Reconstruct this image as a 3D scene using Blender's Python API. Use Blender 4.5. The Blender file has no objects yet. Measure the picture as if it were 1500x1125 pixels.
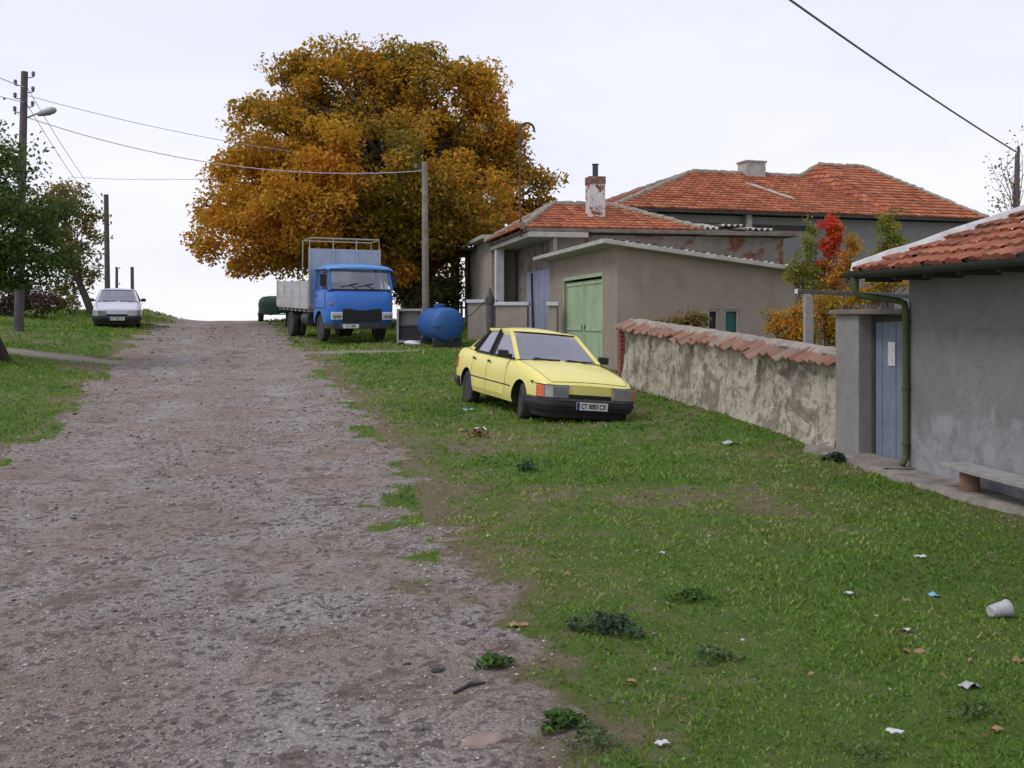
import bpy, bmesh, math, random
import numpy as np
from mathutils import Vector, Matrix
R = math.radians
sc = bpy.context.scene
COL = sc.collection
rng = np.random.default_rng(7)
random.seed(7)

# ------------------------------------------------------------------ camera, sky, sun, exposure
EYE = 1.6
cam_d = bpy.data.cameras.new('camera')
cam = bpy.data.objects.new('camera', cam_d); COL.objects.link(cam)
cam.location = (0, 0, EYE); cam.rotation_euler = (R(90), 0, 0)
cam_d.lens = 36; cam_d.sensor_width = 36; cam_d.shift_y = -96.5/1500
cam_d.clip_start = 0.05; cam_d.clip_end = 6000
sc.camera = cam

SUN_EL, SUN_AZ = 52, 242           # azimuth from +Y towards +X
world = bpy.data.worlds.new('World'); sc.world = world; world.use_nodes = True
wt = world.node_tree; wn = wt.nodes; wn.clear()
def W(t, **k):
    n = wn.new(t)
    for a, b in k.items(): setattr(n, a, b)
    return n
o_ = W('ShaderNodeOutputWorld'); bg = W('ShaderNodeBackground'); bg.inputs['Strength'].default_value = 0.1
sky = W('ShaderNodeTexSky', sky_type='NISHITA', sun_disc=False, sun_elevation=R(SUN_EL), sun_rotation=R(SUN_AZ))
tc = W('ShaderNodeTexCoord'); sep = W('ShaderNodeSeparateXYZ')
wt.links.new(tc.outputs['Generated'], sep.inputs[0])
mpg = W('ShaderNodeMapping'); mpg.inputs['Scale'].default_value = (1.0, 1.0, 3.2)
wt.links.new(tc.outputs['Generated'], mpg.inputs['Vector'])
nz = W('ShaderNodeTexNoise'); nz.inputs['Scale'].default_value = 3.1; nz.inputs['Detail'].default_value = 5; nz.inputs['Roughness'].default_value = .5
wt.links.new(mpg.outputs[0], nz.inputs['Vector'])
# cloud deck: brighter low down where it thins, lavender grey higher up
add = W('ShaderNodeMath', operation='MULTIPLY_ADD'); add.inputs[1].default_value = .52; 
wt.links.new(nz.outputs['Fac'], add.inputs[0]); wt.links.new(sep.outputs['Z'], add.inputs[2])
ramp = W('ShaderNodeValToRGB'); cr = ramp.color_ramp
cr.elements[0].position = .22; cr.elements[0].color = (.87, .875, .90, 1)
cr.elements[1].position = .85; cr.elements[1].color = (.645, .66, .78, 1)
e = cr.elements.new(.34); e.color = (.825, .828, .885, 1)
e = cr.elements.new(.50); e.color = (.735, .742, .835, 1)
wt.links.new(add.outputs[0], ramp.inputs[0])
bri = W('ShaderNodeVectorMath', operation='SCALE'); bri.inputs['Scale'].default_value = 10.2
wt.links.new(ramp.outputs[0], bri.inputs[0])
mx = W('ShaderNodeMixRGB'); mx.inputs[0].default_value = .94
wt.links.new(sky.outputs[0], mx.inputs[1]); wt.links.new(bri.outputs[0], mx.inputs[2])
wt.links.new(mx.outputs[0], bg.inputs['Color']); wt.links.new(bg.outputs[0], o_.inputs[0])

sd = bpy.data.lights.new('sun', 'SUN'); sd.energy = 1.25; sd.angle = R(18); sd.color = (1, .97, .92)
so = bpy.data.objects.new('sun', sd); COL.objects.link(so)
so.rotation_euler = (R(90-SUN_EL), 0, R(-SUN_AZ+180)); so.location = (0, 0, 40)
so['kind'] = 'helper'
vs = sc.view_settings; vs.view_transform = 'Standard'; vs.look = 'None'; vs.exposure = .26; vs.gamma = 1
sc.cycles.max_bounces = 6; sc.cycles.transparent_max_bounces = 12
sc.cycles.use_denoising = True

# ------------------------------------------------------------------ numeric helpers
def hash2(i, j, s):
    n = (i.astype(np.int64)*374761393 + j.astype(np.int64)*668265263 + s*1274126177) & 0xffffffff
    n = ((n ^ (n >> 13))*1274126177) & 0xffffffff
    n = n ^ (n >> 16)
    return (n & 0xffff)/65535.0
def vnoise(x, y, s=0):
    x = np.asarray(x, float); y = np.asarray(y, float)
    i = np.floor(x); j = np.floor(y); u = x-i; v = y-j
    u = u*u*(3-2*u); v = v*v*(3-2*v)
    a = hash2(i, j, s); b = hash2(i+1, j, s); c = hash2(i, j+1, s); d = hash2(i+1, j+1, s)
    return (a*(1-u)+b*u)*(1-v)+(c*(1-u)+d*u)*v
def fbm(x, y, s=0, o=4):
    t = 0; a = .5; n = 0
    x = np.asarray(x, float); y = np.asarray(y, float)
    for k in range(o):
        t = t+a*vnoise(x, y, s+k*17); n += a; a *= .5; x = x*2.03+11.3; y = y*2.03+5.7
    return t/n
def sst(x, a, b):
    t = np.clip((np.asarray(x, float)-a)/(b-a), 0, 1); return t*t*(3-2*t)

# ------------------------------------------------------------------ terrain
_cd = np.array([-40, 0, 10, 13, 16, 18.5, 20.5, 23, 26, 29.5, 32, 34, 37, 42, 46, 49, 54, 62, 80, 150, 400, 2500])
_cz = np.array([-.05, 0, 0, .0, .04, .10, .19, .36, .60, .88, .97, 1.03, 1.12, 1.36, 1.475, 1.50, 1.42, 1.0, -1.2, -9, -22, -24])
_td = np.arange(-40, 200, .25); _tz = np.interp(_td, _cd, _cz)
_k = np.exp(-.5*(np.arange(-12, 13)*.25/1.0)**2); _k /= _k.sum()
_tz = np.convolve(np.pad(_tz, 12, mode='edge'), _k, 'valid')
_ed = np.array([-40, 0, 3.64, 10.7, 17, 24, 34, 46, 60, 100])
_xl = np.array([-3., -3.2, -3.8, -5.5, -7.3, -9.5, -12.2, -15.2, -18.5, -28])
_xr = np.array([.6, .3, .02, -1.1, -2.5, -4.5, -7.4, -11.0, -15, -25])
def XL(d): return np.interp(d, _ed, _xl)
def XR(d): return np.interp(d, _ed, _xr)
def zt(X, d):
    X = np.asarray(X, float); d = np.asarray(d, float)
    z = np.where(d < 190, np.interp(d, _td, _tz), np.interp(d, _cd, _cz))
    fall = 1-sst(d, 60, 120)
    z = z + .095*np.clip(XL(d)-X, 0, 9)*sst(d, 12, 25)*fall
    z = z + .34*np.exp(-(((X+17.4)/1.5)**2+((d-47)/3.0)**2))
    z = z + .12*sst(X, -.5, 2.5)*sst(d, 13, 16.5)*(1-sst(d, 21, 25))
    z = z - .05*sst(X, 2.5, 4.2)*(1-sst(d, 11, 14))
    z = z - .15*np.exp(-((X-1.75)/.85)**2-((d-16.6)/1.9)**2)          # hollow where the yellow car leans
    z = z - .03*np.exp(-((X-(XL(d)+1.3))/.6)**2) - .03*np.exp(-((X-(XR(d)-1.3))/.6)**2)
    return z
def gz(x, y): return float(zt(x, y))
def PX(px, py, d): return Vector(((px-750)*d/1500, d, EYE+(466-py)*d/1500))
def on_ground(px, py):
    d = 3.0
    while d < 70:
        x = (px-750)*d/1500
        if EYE+(466-py)*d/1500 <= gz(x, d): return Vector((x, d, gz(x, d)))
        d += .02
    return None

# ------------------------------------------------------------------ materials
def lin(c): return tuple(((v/255+.055)/1.055)**2.4 if v > 10.3 else v/255/12.92 for v in c)
def newmat(name):
    m = bpy.data.materials.new(name); m.use_nodes = True
    nt = m.node_tree; b = nt.nodes['Principled BSDF']
    return m, nt, b
def N(nt, t, ins=None, **k):
    n = nt.nodes.new(t)
    for a, b in k.items(): setattr(n, a, b)
    if ins:
        for a, b in ins.items():
            if isinstance(b, bpy.types.NodeSocket): nt.links.new(b, n.inputs[a])
            else: n.inputs[a].default_value = b
    return n
def C4(c): return (c[0], c[1], c[2], 1)
def noise(nt, scale, detail=4, rough=.55, vec=None, dist=0):
    if vec is None: vec = N(nt, 'ShaderNodeTexCoord').outputs['Object']
    return N(nt, 'ShaderNodeTexNoise', {'Vector': vec, 'Scale': scale, 'Detail': detail, 'Roughness': rough, 'Distortion': dist}).outputs['Fac']
def rng_(nt, fac, a, b, lo=0., hi=1.):
    return N(nt, 'ShaderNodeMapRange', {'Value': fac, 'From Min': a, 'From Max': b, 'To Min': lo, 'To Max': hi}).outputs[0]
def mix(nt, fac, a, b, mode='MIX'):
    n = N(nt, 'ShaderNodeMixRGB', blend_type=mode)
    for i, v in ((0, fac), (1, a), (2, b)):
        if isinstance(v, bpy.types.NodeSocket): nt.links.new(v, n.inputs[i])
        elif i == 0: n.inputs[0].default_value = v
        else: n.inputs[i].default_value = C4(v)
    return n.outputs[0]
def bump(nt, b, h, strength=.3, dist=.02):
    bn = N(nt, 'ShaderNodeBump', {'Height': h, 'Strength': strength, 'Distance': dist}); nt.links.new(bn.outputs[0], b.inputs['Normal'])
def attr(nt, name): return N(nt, 'ShaderNodeAttribute', attribute_name=name).outputs['Fac']

def simple(name, c, rough=.6, metal=0., var=.15, scale=6., bumpy=.0, bscale=40., spec=.5, dirt=None, dirtamt=.5, dscale=2.5):
    m, nt, b = newmat(name)
    f = noise(nt, scale, 5, .6)
    lo = tuple(v*(1-var) for v in c); hi = tuple(min(1, v*(1+var)) for v in c)
    col = mix(nt, rng_(nt, f, .3, .7), lo, hi)
    if dirt is not None:
        d = rng_(nt, noise(nt, dscale, 6, .65, dist=.4), .45, .75, 0, dirtamt)
        col = mix(nt, d, col, dirt)
    nt.links.new(col, b.inputs['Base Color'])
    b.inputs['Roughness'].default_value = rough; b.inputs['Metallic'].default_value = metal
    b.inputs['Specular IOR Level'].default_value = spec
    if bumpy: bump(nt, b, noise(nt, bscale, 4, .6), bumpy, .01)
    return m

def plaster(name, c, c2, c3=None, streak=.5, rough=.92, bs=.5, scale=1.0, patch=None, patchlim=(.62, .68), wash=None):
    """old render: blotches, vertical water streaks, fine grain, optional fallen-off patches"""
    m, nt, b = newmat(name)
    tcn = N(nt, 'ShaderNodeTexCoord').outputs['Object']
    f1 = noise(nt, 1.1*scale, 6, .62, tcn, .6)
    col = mix(nt, rng_(nt, f1, .35, .68), c, c2)
    mp = N(nt, 'ShaderNodeMapping', {'Vector': tcn, 'Scale': (5, 5, .45)}).outputs[0]
    f2 = noise(nt, .8*scale, 6, .65, mp, .8)
    col = mix(nt, rng_(nt, f2, .52, .8, 0, streak*.7), col, c3 or tuple(v*.6 for v in c))
    f4 = noise(nt, 4.5*scale, 7, .7, tcn, .3)
    col = mix(nt, rng_(nt, f4, .40, .72, .25, 0), col, tuple(min(1, v*1.25) for v in c2))
    col = mix(nt, rng_(nt, f4, .50, .75, 0, .30), col, tuple(v*.7 for v in c))
    f3 = noise(nt, 38*scale, 4, .7, tcn)
    col = mix(nt, rng_(nt, f3, .3, .75, 0, .35), col, tuple(v*.72 for v in c))
    # hairline cracks
    vc = N(nt, 'ShaderNodeTexVoronoi', {'Vector': N(nt, 'ShaderNodeVectorMath', {0: tcn, 1: N(nt, 'ShaderNodeVectorMath', {0: N(nt, 'ShaderNodeTexNoise', {'Vector': tcn, 'Scale': 3.0, 'Detail': 5.0}).outputs['Color'], 3: .45}, operation='SCALE').outputs[0]}, operation='ADD').outputs[0], 'Scale': .9}, feature='DISTANCE_TO_EDGE').outputs['Distance']
    ck = N(nt, 'ShaderNodeMath', {0: rng_(nt, vc, .003, .010, .3, 0), 1: rng_(nt, noise(nt, .9, 3, .5, tcn), .5, .58)}, operation='MULTIPLY').outputs[0]
    col = mix(nt, ck, col, tuple(v*.35 for v in c))
    h = f3
    if wash is not None:                                 # limewash splashed unevenly along the foot
        zz = N(nt, 'ShaderNodeSeparateXYZ', {0: tcn}).outputs['Z']
        wz = N(nt, 'ShaderNodeMath', {0: zz, 1: N(nt, 'ShaderNodeMath', {0: noise(nt, 1.6, 6, .65, tcn, .6), 1: -1.9}, operation='MULTIPLY').outputs[0]}, operation='ADD').outputs[0]
        wm_ = N(nt, 'ShaderNodeMath', {0: rng_(nt, wz, -.42, -.18, .5, 0), 1: rng_(nt, noise(nt, 5, 6, .7, tcn, .5), .35, .6)}, operation='MULTIPLY').outputs[0]
        col = mix(nt, wm_, col, wash)
    if patch is not None:
        pm = rng_(nt, noise(nt, 1.7*scale, 7, .68, tcn, .3), patchlim[0], patchlim[1])
        br = mix(nt, rng_(nt, noise(nt, 11*scale, 4, .6, tcn), .4, .6), patch, tuple(v*.55 for v in patch))
        col = mix(nt, pm, col, br)
        h = N(nt, 'ShaderNodeMath', {0: f3, 1: pm}, operation='SUBTRACT').outputs[0]
    nt.links.new(col, b.inputs['Base Color']); b.inputs['Roughness'].default_value = rough
    b.inputs['Specular IOR Level'].default_value = .2
    bump(nt, b, h, bs, .012)
    return m

M = {}
M['garage'] = plaster('garage_render', (.27, .225, .185), (.335, .285, .24), (.175, .145, .12), .65)
M['bungalow'] = plaster('bungalow_render', (.31, .265, .23), (.37, .325, .29), (.16, .14, .125), .5)
M['brickpatch'] = plaster('patched_render', (.20, .18, .165), (.27, .245, .22), (.11, .09, .08), .6, patch=(.24, .11, .075), patchlim=(.52, .58))
M['bighouse'] = plaster('house_render', (.205, .20, .205), (.235, .23, .235), (.16, .155, .155), .35)
M['nearhouse'] = plaster('grey_render', (.175, .168, .170), (.225, .218, .222), (.125, .12, .122), .4, scale=1.3, wash=(.40, .41, .45))
M['pillar'] = plaster('pillar_render', (.22, .21, .205), (.29, .28, .27), (.13, .125, .12), .5, scale=1.6)
M['concrete'] = simple('concrete', (.30, .28, .26), .95, var=.25, scale=5, bumpy=.6, bscale=50, dirt=(.13, .11, .09), dirtamt=.8, dscale=5)
M['weatherboard'] = simple('weathered_board', (.17, .14, .12), .9, var=.3, scale=3, bumpy=.3, dirt=(.09, .07, .06), dirtamt=.6)
M['slab'] = simple('roof_slab', (.40, .385, .35), .9, var=.2, scale=2, bumpy=.3, bscale=40, dirt=(.2, .19, .17), dirtamt=.6)
M['palewhite'] = simple('old_whitewash', (.60, .59, .63), .85, var=.1, scale=3, dirt=(.35, .33, .33), dirtamt=.5)
M['mortar'] = simple('pale_mortar', (.52, .50, .52), .95, var=.18, scale=5, bumpy=.8, bscale=25, dirt=(.33, .30, .28), dirtamt=.6, dscale=6)
M['greymortar'] = simple('grey_mortar', (.27, .24, .20), .95, var=.25, scale=5, bumpy=.8, bscale=25, dirt=(.2, .16, .12), dirtamt=.6, dscale=4)
M['darkwood'] = simple('dark_timber', (.05, .045, .04), .85, var=.3, scale=5, bumpy=.2)
M['pole'] = simple('tarred_pole', (.085, .075, .08), .9, var=.3, scale=4, bumpy=.4, bscale=30)
M['greypole'] = simple('weathered_pole', (.21, .185, .15), .9, var=.3, scale=4, bumpy=.4, bscale=30)
M['log'] = simple('cut_log', (.22, .13, .09), .9, var=.3, scale=7, bumpy=.5)
M['plank'] = simple('grey_plank', (.30, .285, .27), .85, var=.2, scale=5, bumpy=.3)
M['greendoor'] = simple('green_paint', (.37, .47, .32), .55, var=.08, scale=2, dirt=(.20, .24, .12), dirtamt=.55, dscale=1.6)
M['bluedoor'] = simple('faded_blue_paint', (.16, .19, .25), .6, var=.15, scale=3, dirt=(.10, .11, .13), dirtamt=.5)
M['lilacdoor'] = simple('lilac_metal', (.29, .31, .42), .6, var=.1, scale=1.5, dirt=(.2, .21, .26), dirtamt=.5)
M['moss'] = simple('mossy_metal', (.055, .075, .028), .8, var=.35, scale=9, bumpy=.3, dirt=(.04, .05, .025), dirtamt=.7, dscale=7)
M['gutter'] = simple('dark_gutter', (.022, .026, .02), .7, var=.3, scale=6)
M['black'] = simple('matt_black', (.018, .018, .02), .7, var=.2, scale=4)
M['tyre'] = simple('tyre_rubber', (.03, .029, .028), .85, var=.3, scale=8, dirt=(.12, .10, .08), dirtamt=.5, dscale=8)
M['plastic'] = simple('bumper_plastic', (.022, .022, .028), .5, var=.2, scale=5, dirt=(.06, .055, .05), dirtamt=.5)
M['steel'] = simple('grey_steel', (.30, .30, .31), .5, .6, var=.2, scale=5, dirt=(.15, .1, .07), dirtamt=.4)
M['darksteel'] = simple('dark_steel', (.05, .05, .055), .6, .3, var=.3, scale=5)
M['rust'] = simple('rusty_iron', (.11, .055, .04), .85, var=.3, scale=9)
M['wire'] = simple('wire', (.09, .085, .11), .7, var=.05)
M['palewire'] = simple('pale_wire', (.42, .41, .48), .7, var=.05)
M['teal'] = simple('teal_shutter', (.02, .10, .10), .6, var=.2)
M['insul'] = simple('insulator', (.10, .085, .12), .4, var=.1)
M['redbrick'] = simple('red_brick', (.25, .075, .05), .9, var=.35, scale=12, bumpy=.6, bscale=30)
M['tank'] = simple('blue_tank_paint', (.025, .10, .33), .6, var=.12, scale=2, dirt=(.03, .07, .17), dirtamt=.5)
M['paper'] = simple('white_paper', (.60, .60, .60), .8, var=.15, scale=20, dirt=(.33, .3, .25), dirtamt=.5, dscale=14)
M['asbestos'] = simple('grey_corrugated', (.36, .34, .30), .9, var=.3, scale=4, bumpy=.3, dirt=(.15, .14, .10), dirtamt=.7)

def paint(name, c, rough=.28, dust=.35, dustc=(.45, .42, .36)):
    m, nt, b = newmat(name)
    tcn = N(nt, 'ShaderNodeTexCoord').outputs['Object']
    z = N(nt, 'ShaderNodeSeparateXYZ', {0: tcn}).outputs['Z']
    low = rng_(nt, z, .2, .75, 1, 0)                     # road dirt thrown up on the sills
    nn = rng_(nt, noise(nt, 5, 6, .65, tcn), .38, .7)
    d = N(nt, 'ShaderNodeMath', {0: low, 1: nn}, operation='MULTIPLY').outputs[0]
    d = N(nt, 'ShaderNodeMath', {0: d, 1: dust}, operation='MULTIPLY').outputs[0]
    base = mix(nt, rng_(nt, noise(nt, 2.2, 4, .6, tcn), .3, .7), tuple(v*.93 for v in c), c)
    col = mix(nt, d, base, dustc)
    nt.links.new(col, b.inputs['Base Color'])
    nt.links.new(rng_(nt, nn, 0, 1, rough, rough+.22), b.inputs['Roughness'])
    b.inputs['Coat Weight'].default_value = .25; b.inputs['Coat Roughness'].default_value = .15
    return m
M['yellow'] = paint('yellow_car_paint', (.80, .72, .20), .32, .40, (.40, .36, .20))
M['whitecar'] = paint('white_car_paint', (.62, .62, .70), .35, .4)
M['truckblue'] = paint('truck_blue_paint', (.022, .155, .56), .38, .3, (.16, .2, .26))
M['truckroof'] = paint('truck_roof_paint', (.09, .27, .62), .45, .1)
M['bedgrey'] = simple('bed_grey_paint', (.43, .42, .43), .7, var=.15, scale=3, bumpy=.15, dirt=(.28, .25, .22), dirtamt=.6)
M['headboard'] = simple('headboard_grey', (.36, .40, .46), .6, var=.08, scale=2, dirt=(.25, .28, .31), dirtamt=.5)
M['frame'] = simple('pipe_frame', (.33, .31, .25), .6, var=.2)

def glass(name, tint, mixf, rough=.06):
    m, nt, b = newmat(name)
    nt.nodes.remove(b)
    out = [n for n in nt.nodes if n.type == 'OUTPUT_MATERIAL'][0]
    lw = N(nt, 'ShaderNodeLayerWeight', {'Blend': .5}).outputs['Facing']
    mf = rng_(nt, lw, .15, .85, mixf*.55, min(1, mixf*1.5))
    tr = N(nt, 'ShaderNodeBsdfTransparent', {'Color': C4(tint)})
    gl = N(nt, 'ShaderNodeBsdfGlossy', {'Color': (.86, .86, .92, 1), 'Roughness': rough})
    di = N(nt, 'ShaderNodeBsdfDiffuse', {'Color': (.45, .45, .5, 1)})
    dust = rng_(nt, noise(nt, 3, 5, .6), .35, .75, .04, .16)
    mx1 = N(nt, 'ShaderNodeMixShader', {0: mf}); nt.links.new(tr.outputs[0], mx1.inputs[1]); nt.links.new(gl.outputs[0], mx1.inputs[2])
    mx2 = N(nt, 'ShaderNodeMixShader', {0: dust}); nt.links.new(mx1.outputs[0], mx2.inputs[1]); nt.links.new(di.outputs[0], mx2.inputs[2])
    nt.links.new(mx2.outputs[0], out.inputs[0])
    return m
M['glass'] = glass('car_glass', (.5, .52, .55), .34)
M['truckglass'] = glass('truck_glass', (.75, .77, .8), .30)
M['lamp'] = simple('lamp_glass', (.27, .285, .275), .14, .5, var=.2, scale=9, spec=.8)
M['amber'] = simple('amber_lens', (.62, .10, .02), .2, var=.12, scale=30, spec=.8)
M['seat'] = simple('seat_cloth', (.05, .05, .055), .9, var=.2)
M['euband'] = simple('plate_blue', (.02, .06, .22), .4, var=.05)
M['plate'] = simple('plate_white', (.66, .66, .64), .4, var=.06)

def tilemat(name, c1, c2, c3, dirt=(.10, .06, .045), dirtamt=.5):
    m, nt, b = newmat(name)
    t = attr(nt, 'tint')
    ra = N(nt, 'ShaderNodeValToRGB', {0: t}); r_ = ra.color_ramp
    r_.elements[0].color = C4(c1); r_.elements[1].color = C4(c3); e = r_.elements.new(.5); e.color = C4(c2)
    tcn = N(nt, 'ShaderNodeTexCoord').outputs['Object']
    d = rng_(nt, noise(nt, 1.3, 7, .7, tcn, .5), .45, .72, 0, dirtamt)
    col = mix(nt, d, ra.outputs[0], dirt)
    g = rng_(nt, noise(nt, 45, 4, .7, tcn), .35, .75, 0, .4)
    col = mix(nt, g, col, tuple(v*.6 for v in c2))
    nt.links.new(col, b.inputs['Base Color']); b.inputs['Roughness'].default_value = .85
    b.inputs['Specular IOR Level'].default_value = .3
    bump(nt, b, noise(nt, 60, 3, .6, tcn), .25, .008)
    return m
M['tile'] = tilemat('clay_tile', (.22, .06, .03), (.38, .11, .05), (.50, .19, .09), (.11, .065, .05), .6)
M['tilenear'] = tilemat('clay_tile_dull', (.18, .052, .03), (.30, .095, .05), (.40, .155, .09), (.09, .06, .05), .75)
M['tileold'] = tilemat('clay_tile_weathered', (.16, .075, .05), (.27, .135, .09), (.26, .215, .18), (.16, .14, .125), .95)

def leafmat(name, cols, trans=.35, rough=.6):
    m, nt, b = newmat(name)
    t = attr(nt, 'tint')
    ra = N(nt, 'ShaderNodeValToRGB', {0: t}); r_ = ra.color_ramp
    n = len(cols)
    r_.elements[0].color = C4(cols[0]); r_.elements[1].color = C4(cols[-1])
    for k in range(1, n-1):
        e = r_.elements.new(k/(n-1)); e.color = C4(cols[k])
    nt.links.new(ra.outputs[0], b.inputs['Base Color']); b.inputs['Roughness'].default_value = rough
    b.inputs['Specular IOR Level'].default_value = .25
    out = [x for x in nt.nodes if x.type == 'OUTPUT_MATERIAL'][0]
    tl = N(nt, 'ShaderNodeBsdfTranslucent', {'Color': ra.outputs[0]})
    mxs = N(nt, 'ShaderNodeMixShader', {0: trans}); nt.links.new(b.outputs[0], mxs.inputs[1]); nt.links.new(tl.outputs[0], mxs.inputs[2])
    nt.links.new(mxs.outputs[0], out.inputs[0])
    return m
M['walnut'] = leafmat('autumn_walnut_leaf', [(.12, .13, .022), (.27, .19, .022), (.49, .285, .024), (.58, .295, .026), (.52, .20, .022)], .42)
M['greenleaf'] = leafmat('green_leaf', [(.04, .075, .024), (.085, .135, .034), (.16, .22, .06)], .45)
M['oliveleaf'] = leafmat('olive_leaf', [(.08, .10, .03), (.19, .17, .05), (.31, .20, .075)], .42)
M['brownleaf'] = leafmat('brown_shrub_leaf', [(.06, .03, .03), (.10, .055, .045), (.08, .07, .035)], .2)
M['orangeleaf'] = leafmat('orange_leaf', [(.20, .22, .03), (.40, .26, .03), (.55, .24, .025), (.50, .13, .02)], .4)
M['redleaf'] = leafmat('red_leaf', [(.52, .16, .03), (.62, .07, .03), (.60, .045, .03)], .4)
M['limeleaf'] = leafmat('yellow_green_leaf', [(.12, .17, .03), (.24, .25, .035), (.38, .28, .04)], .4)
M['weedleaf'] = leafmat('dark_weed_leaf', [(.022, .05, .022), (.04, .075, .04), (.075, .11, .07)], .2)
M['weedgreen'] = leafmat('green_weed_leaf', [(.03, .07, .012), (.05, .11, .018), (.08, .14, .025)], .25)
M['dryleaf'] = leafmat('dry_leaf', [(.11, .065, .03), (.19, .12, .06), (.27, .19, .10), (.21, .09, .045)], .15)
M['grassblade'] = leafmat('grass_blade', [(.078, .165, .018), (.13, .245, .027), (.195, .285, .048), (.34, .30, .13)], .3)
M['bark'] = simple('bark', (.075, .06, .05), .95, var=.35, scale=6, bumpy=.7, bscale=18)
M['twig'] = simple('twig', (.12, .10, .10), .95, var=.3, scale=6)

# ------------------------------------------------------------------ mesh builder
class MB:
    def __init__(s): s.v = []; s.f = []; s.m = []; s.t = []
    def add(s, vs, fs, m=0, t=.5):
        o = len(s.v); s.v += [tuple(p) for p in vs]
        for f in fs: s.f.append(tuple(i+o for i in f)); s.m.append(m); s.t.append(t)
        return s
    def para(s, o, a, b, c, m=0, t=.5):
        o, a, b, c = map(Vector, (o, a, b, c))
        return s.add([o, o+a, o+a+b, o+b, o+c, o+a+c, o+a+b+c, o+b+c],
                     [(0, 3, 2, 1), (4, 5, 6, 7), (0, 1, 5, 4), (1, 2, 6, 5), (2, 3, 7, 6), (3, 0, 4, 7)], m, t)
    def box(s, x0, x1, y0, y1, z0, z1, m=0, t=.5):
        return s.para((x0, y0, z0), (x1-x0, 0, 0), (0, y1-y0, 0), (0, 0, z1-z0), m, t)
    def bar(s, p, q, w, h, up=(0, 0, 1), m=0, t=.5):
        p, q = Vector(p), Vector(q); d = (q-p).normalized(); u = Vector(up)
        a = d.cross(u)
        if a.length < 1e-4: a = d.cross(Vector((1, 0, 0)))
        a.normalize(); b = a.cross(d)
        return s.para(p-a*w/2-b*h/2, q-p, a*w, b*h, m, t)
    def tube(s, pts, rad, n=8, m=0, t=.5, cap=True):
        pts = [Vector(p) for p in pts]; k = len(pts)
        if not hasattr(rad, '__len__'): rad = [rad]*k
        d0 = (pts[1]-pts[0]).normalized()
        a = d0.orthogonal().normalized(); vs = []
        for i, p in enumerate(pts):
            d = (pts[min(i+1, k-1)]-pts[max(i-1, 0)]).normalized()
            a = (a-d*a.dot(d)); a = a.normalized() if a.length > 1e-6 else d.orthogonal().normalized()
            b = d.cross(a)
            for j in range(n):
                w = 2*math.pi*j/n; vs.append(p+(a*math.cos(w)+b*math.sin(w))*rad[i])
        fs = [(i*n+j, i*n+(j+1) % n, (i+1)*n+(j+1) % n, (i+1)*n+j) for i in range(k-1) for j in range(n)]
        if cap: fs += [tuple(range(n-1, -1, -1)), tuple(range((k-1)*n, k*n))]
        return s.add(vs, fs, m, t)
    def lathe(s, prof, o=(0, 0, 0), axis=(0, 0, 1), n=20, m=0, t=.5):
        """prof: list of (radius, height along axis)"""
        o = Vector(o); ax = Vector(axis).normalized(); a = ax.orthogonal().normalized(); b = ax.cross(a); vs = []
        for r, h in prof:
            for j in range(n):
                w = 2*math.pi*j/n; vs.append(o+ax*h+(a*math.cos(w)+b*math.sin(w))*r)
        k = len(prof)
        fs = [(i*n+j, i*n+(j+1) % n, (i+1)*n+(j+1) % n, (i+1)*n+j) for i in range(k-1) for j in range(n)]
        if prof[0][0] > 1e-4: fs.append(tuple(range(n-1, -1, -1)))
        if prof[-1][0] > 1e-4: fs.append(tuple(range((k-1)*n, k*n)))
        return s.add(vs, fs, m, t)
    def prism(s, poly, vec, m=0, t=.5):
        poly = [Vector(p) for p in poly]; v = Vector(vec); n = len(poly)
        fs = [tuple(range(n-1, -1, -1)), tuple(range(n, 2*n))]+[(i, (i+1) % n, n+(i+1) % n, n+i) for i in range(n)]
        return s.add(poly+[p+v for p in poly], fs, m, t)
    def grid(s, rows, m=0, t=.5):
        k = len(rows); n = len(rows[0]); vs = [p for r in rows for p in r]
        return s.add(vs, [(i*n+j, i*n+j+1, (i+1)*n+j+1, (i+1)*n+j) for i in range(k-1) for j in range(n-1)], m, t)
    def build(s, name, mats, parent=None, smooth=None, bevel=0, local=False, recalc=True):
        if not isinstance(mats, (list, tuple)): mats = [mats]
        me = bpy.data.meshes.new(name)
        v = s.v
        if parent is not None and not local:
            l = parent_world(parent); rz = l[1]; ox, oy, oz = l[0]; c, sn = math.cos(-rz), math.sin(-rz)
            v = [((x-ox)*c-(y-oy)*sn, (x-ox)*sn+(y-oy)*c, z-oz) for x, y, z in v]
        me.from_pydata(v, [], s.f)
        for mm in mats: me.materials.append(mm)
        me.polygons.foreach_set('material_index', s.m)
        at = me.attributes.new('tint', 'FLOAT', 'FACE'); at.data.foreach_set('value', s.t)
        if recalc and len(s.f) < 60000:
            bm = bmesh.new(); bm.from_mesh(me); bmesh.ops.recalc_face_normals(bm, faces=bm.faces); bm.to_mesh(me); bm.free()
        if smooth is not None:
            me.polygons.foreach_set('use_smooth', [True]*len(me.polygons))
            me.set_sharp_from_angle(angle=R(smooth))
        me.update()
        o = bpy.data.objects.new(name, me); COL.objects.link(o)
        if parent is not None: o.parent = parent
        if bevel:
            b = o.modifiers.new('bevel', 'BEVEL'); b.width = bevel; b.segments = 2; b.limit_method = 'ANGLE'; b.angle_limit = R(40)
        return o
def parent_world(p):
    o = p
    while o.parent is not None: o = o.parent
    return (o.location, o.rotation_euler.z)
def tag(o, label, cat, group=None, kind=None):
    o['label'] = label; o['category'] = cat
    if group: o['group'] = group
    if kind: o['kind'] = kind
    return o
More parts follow.
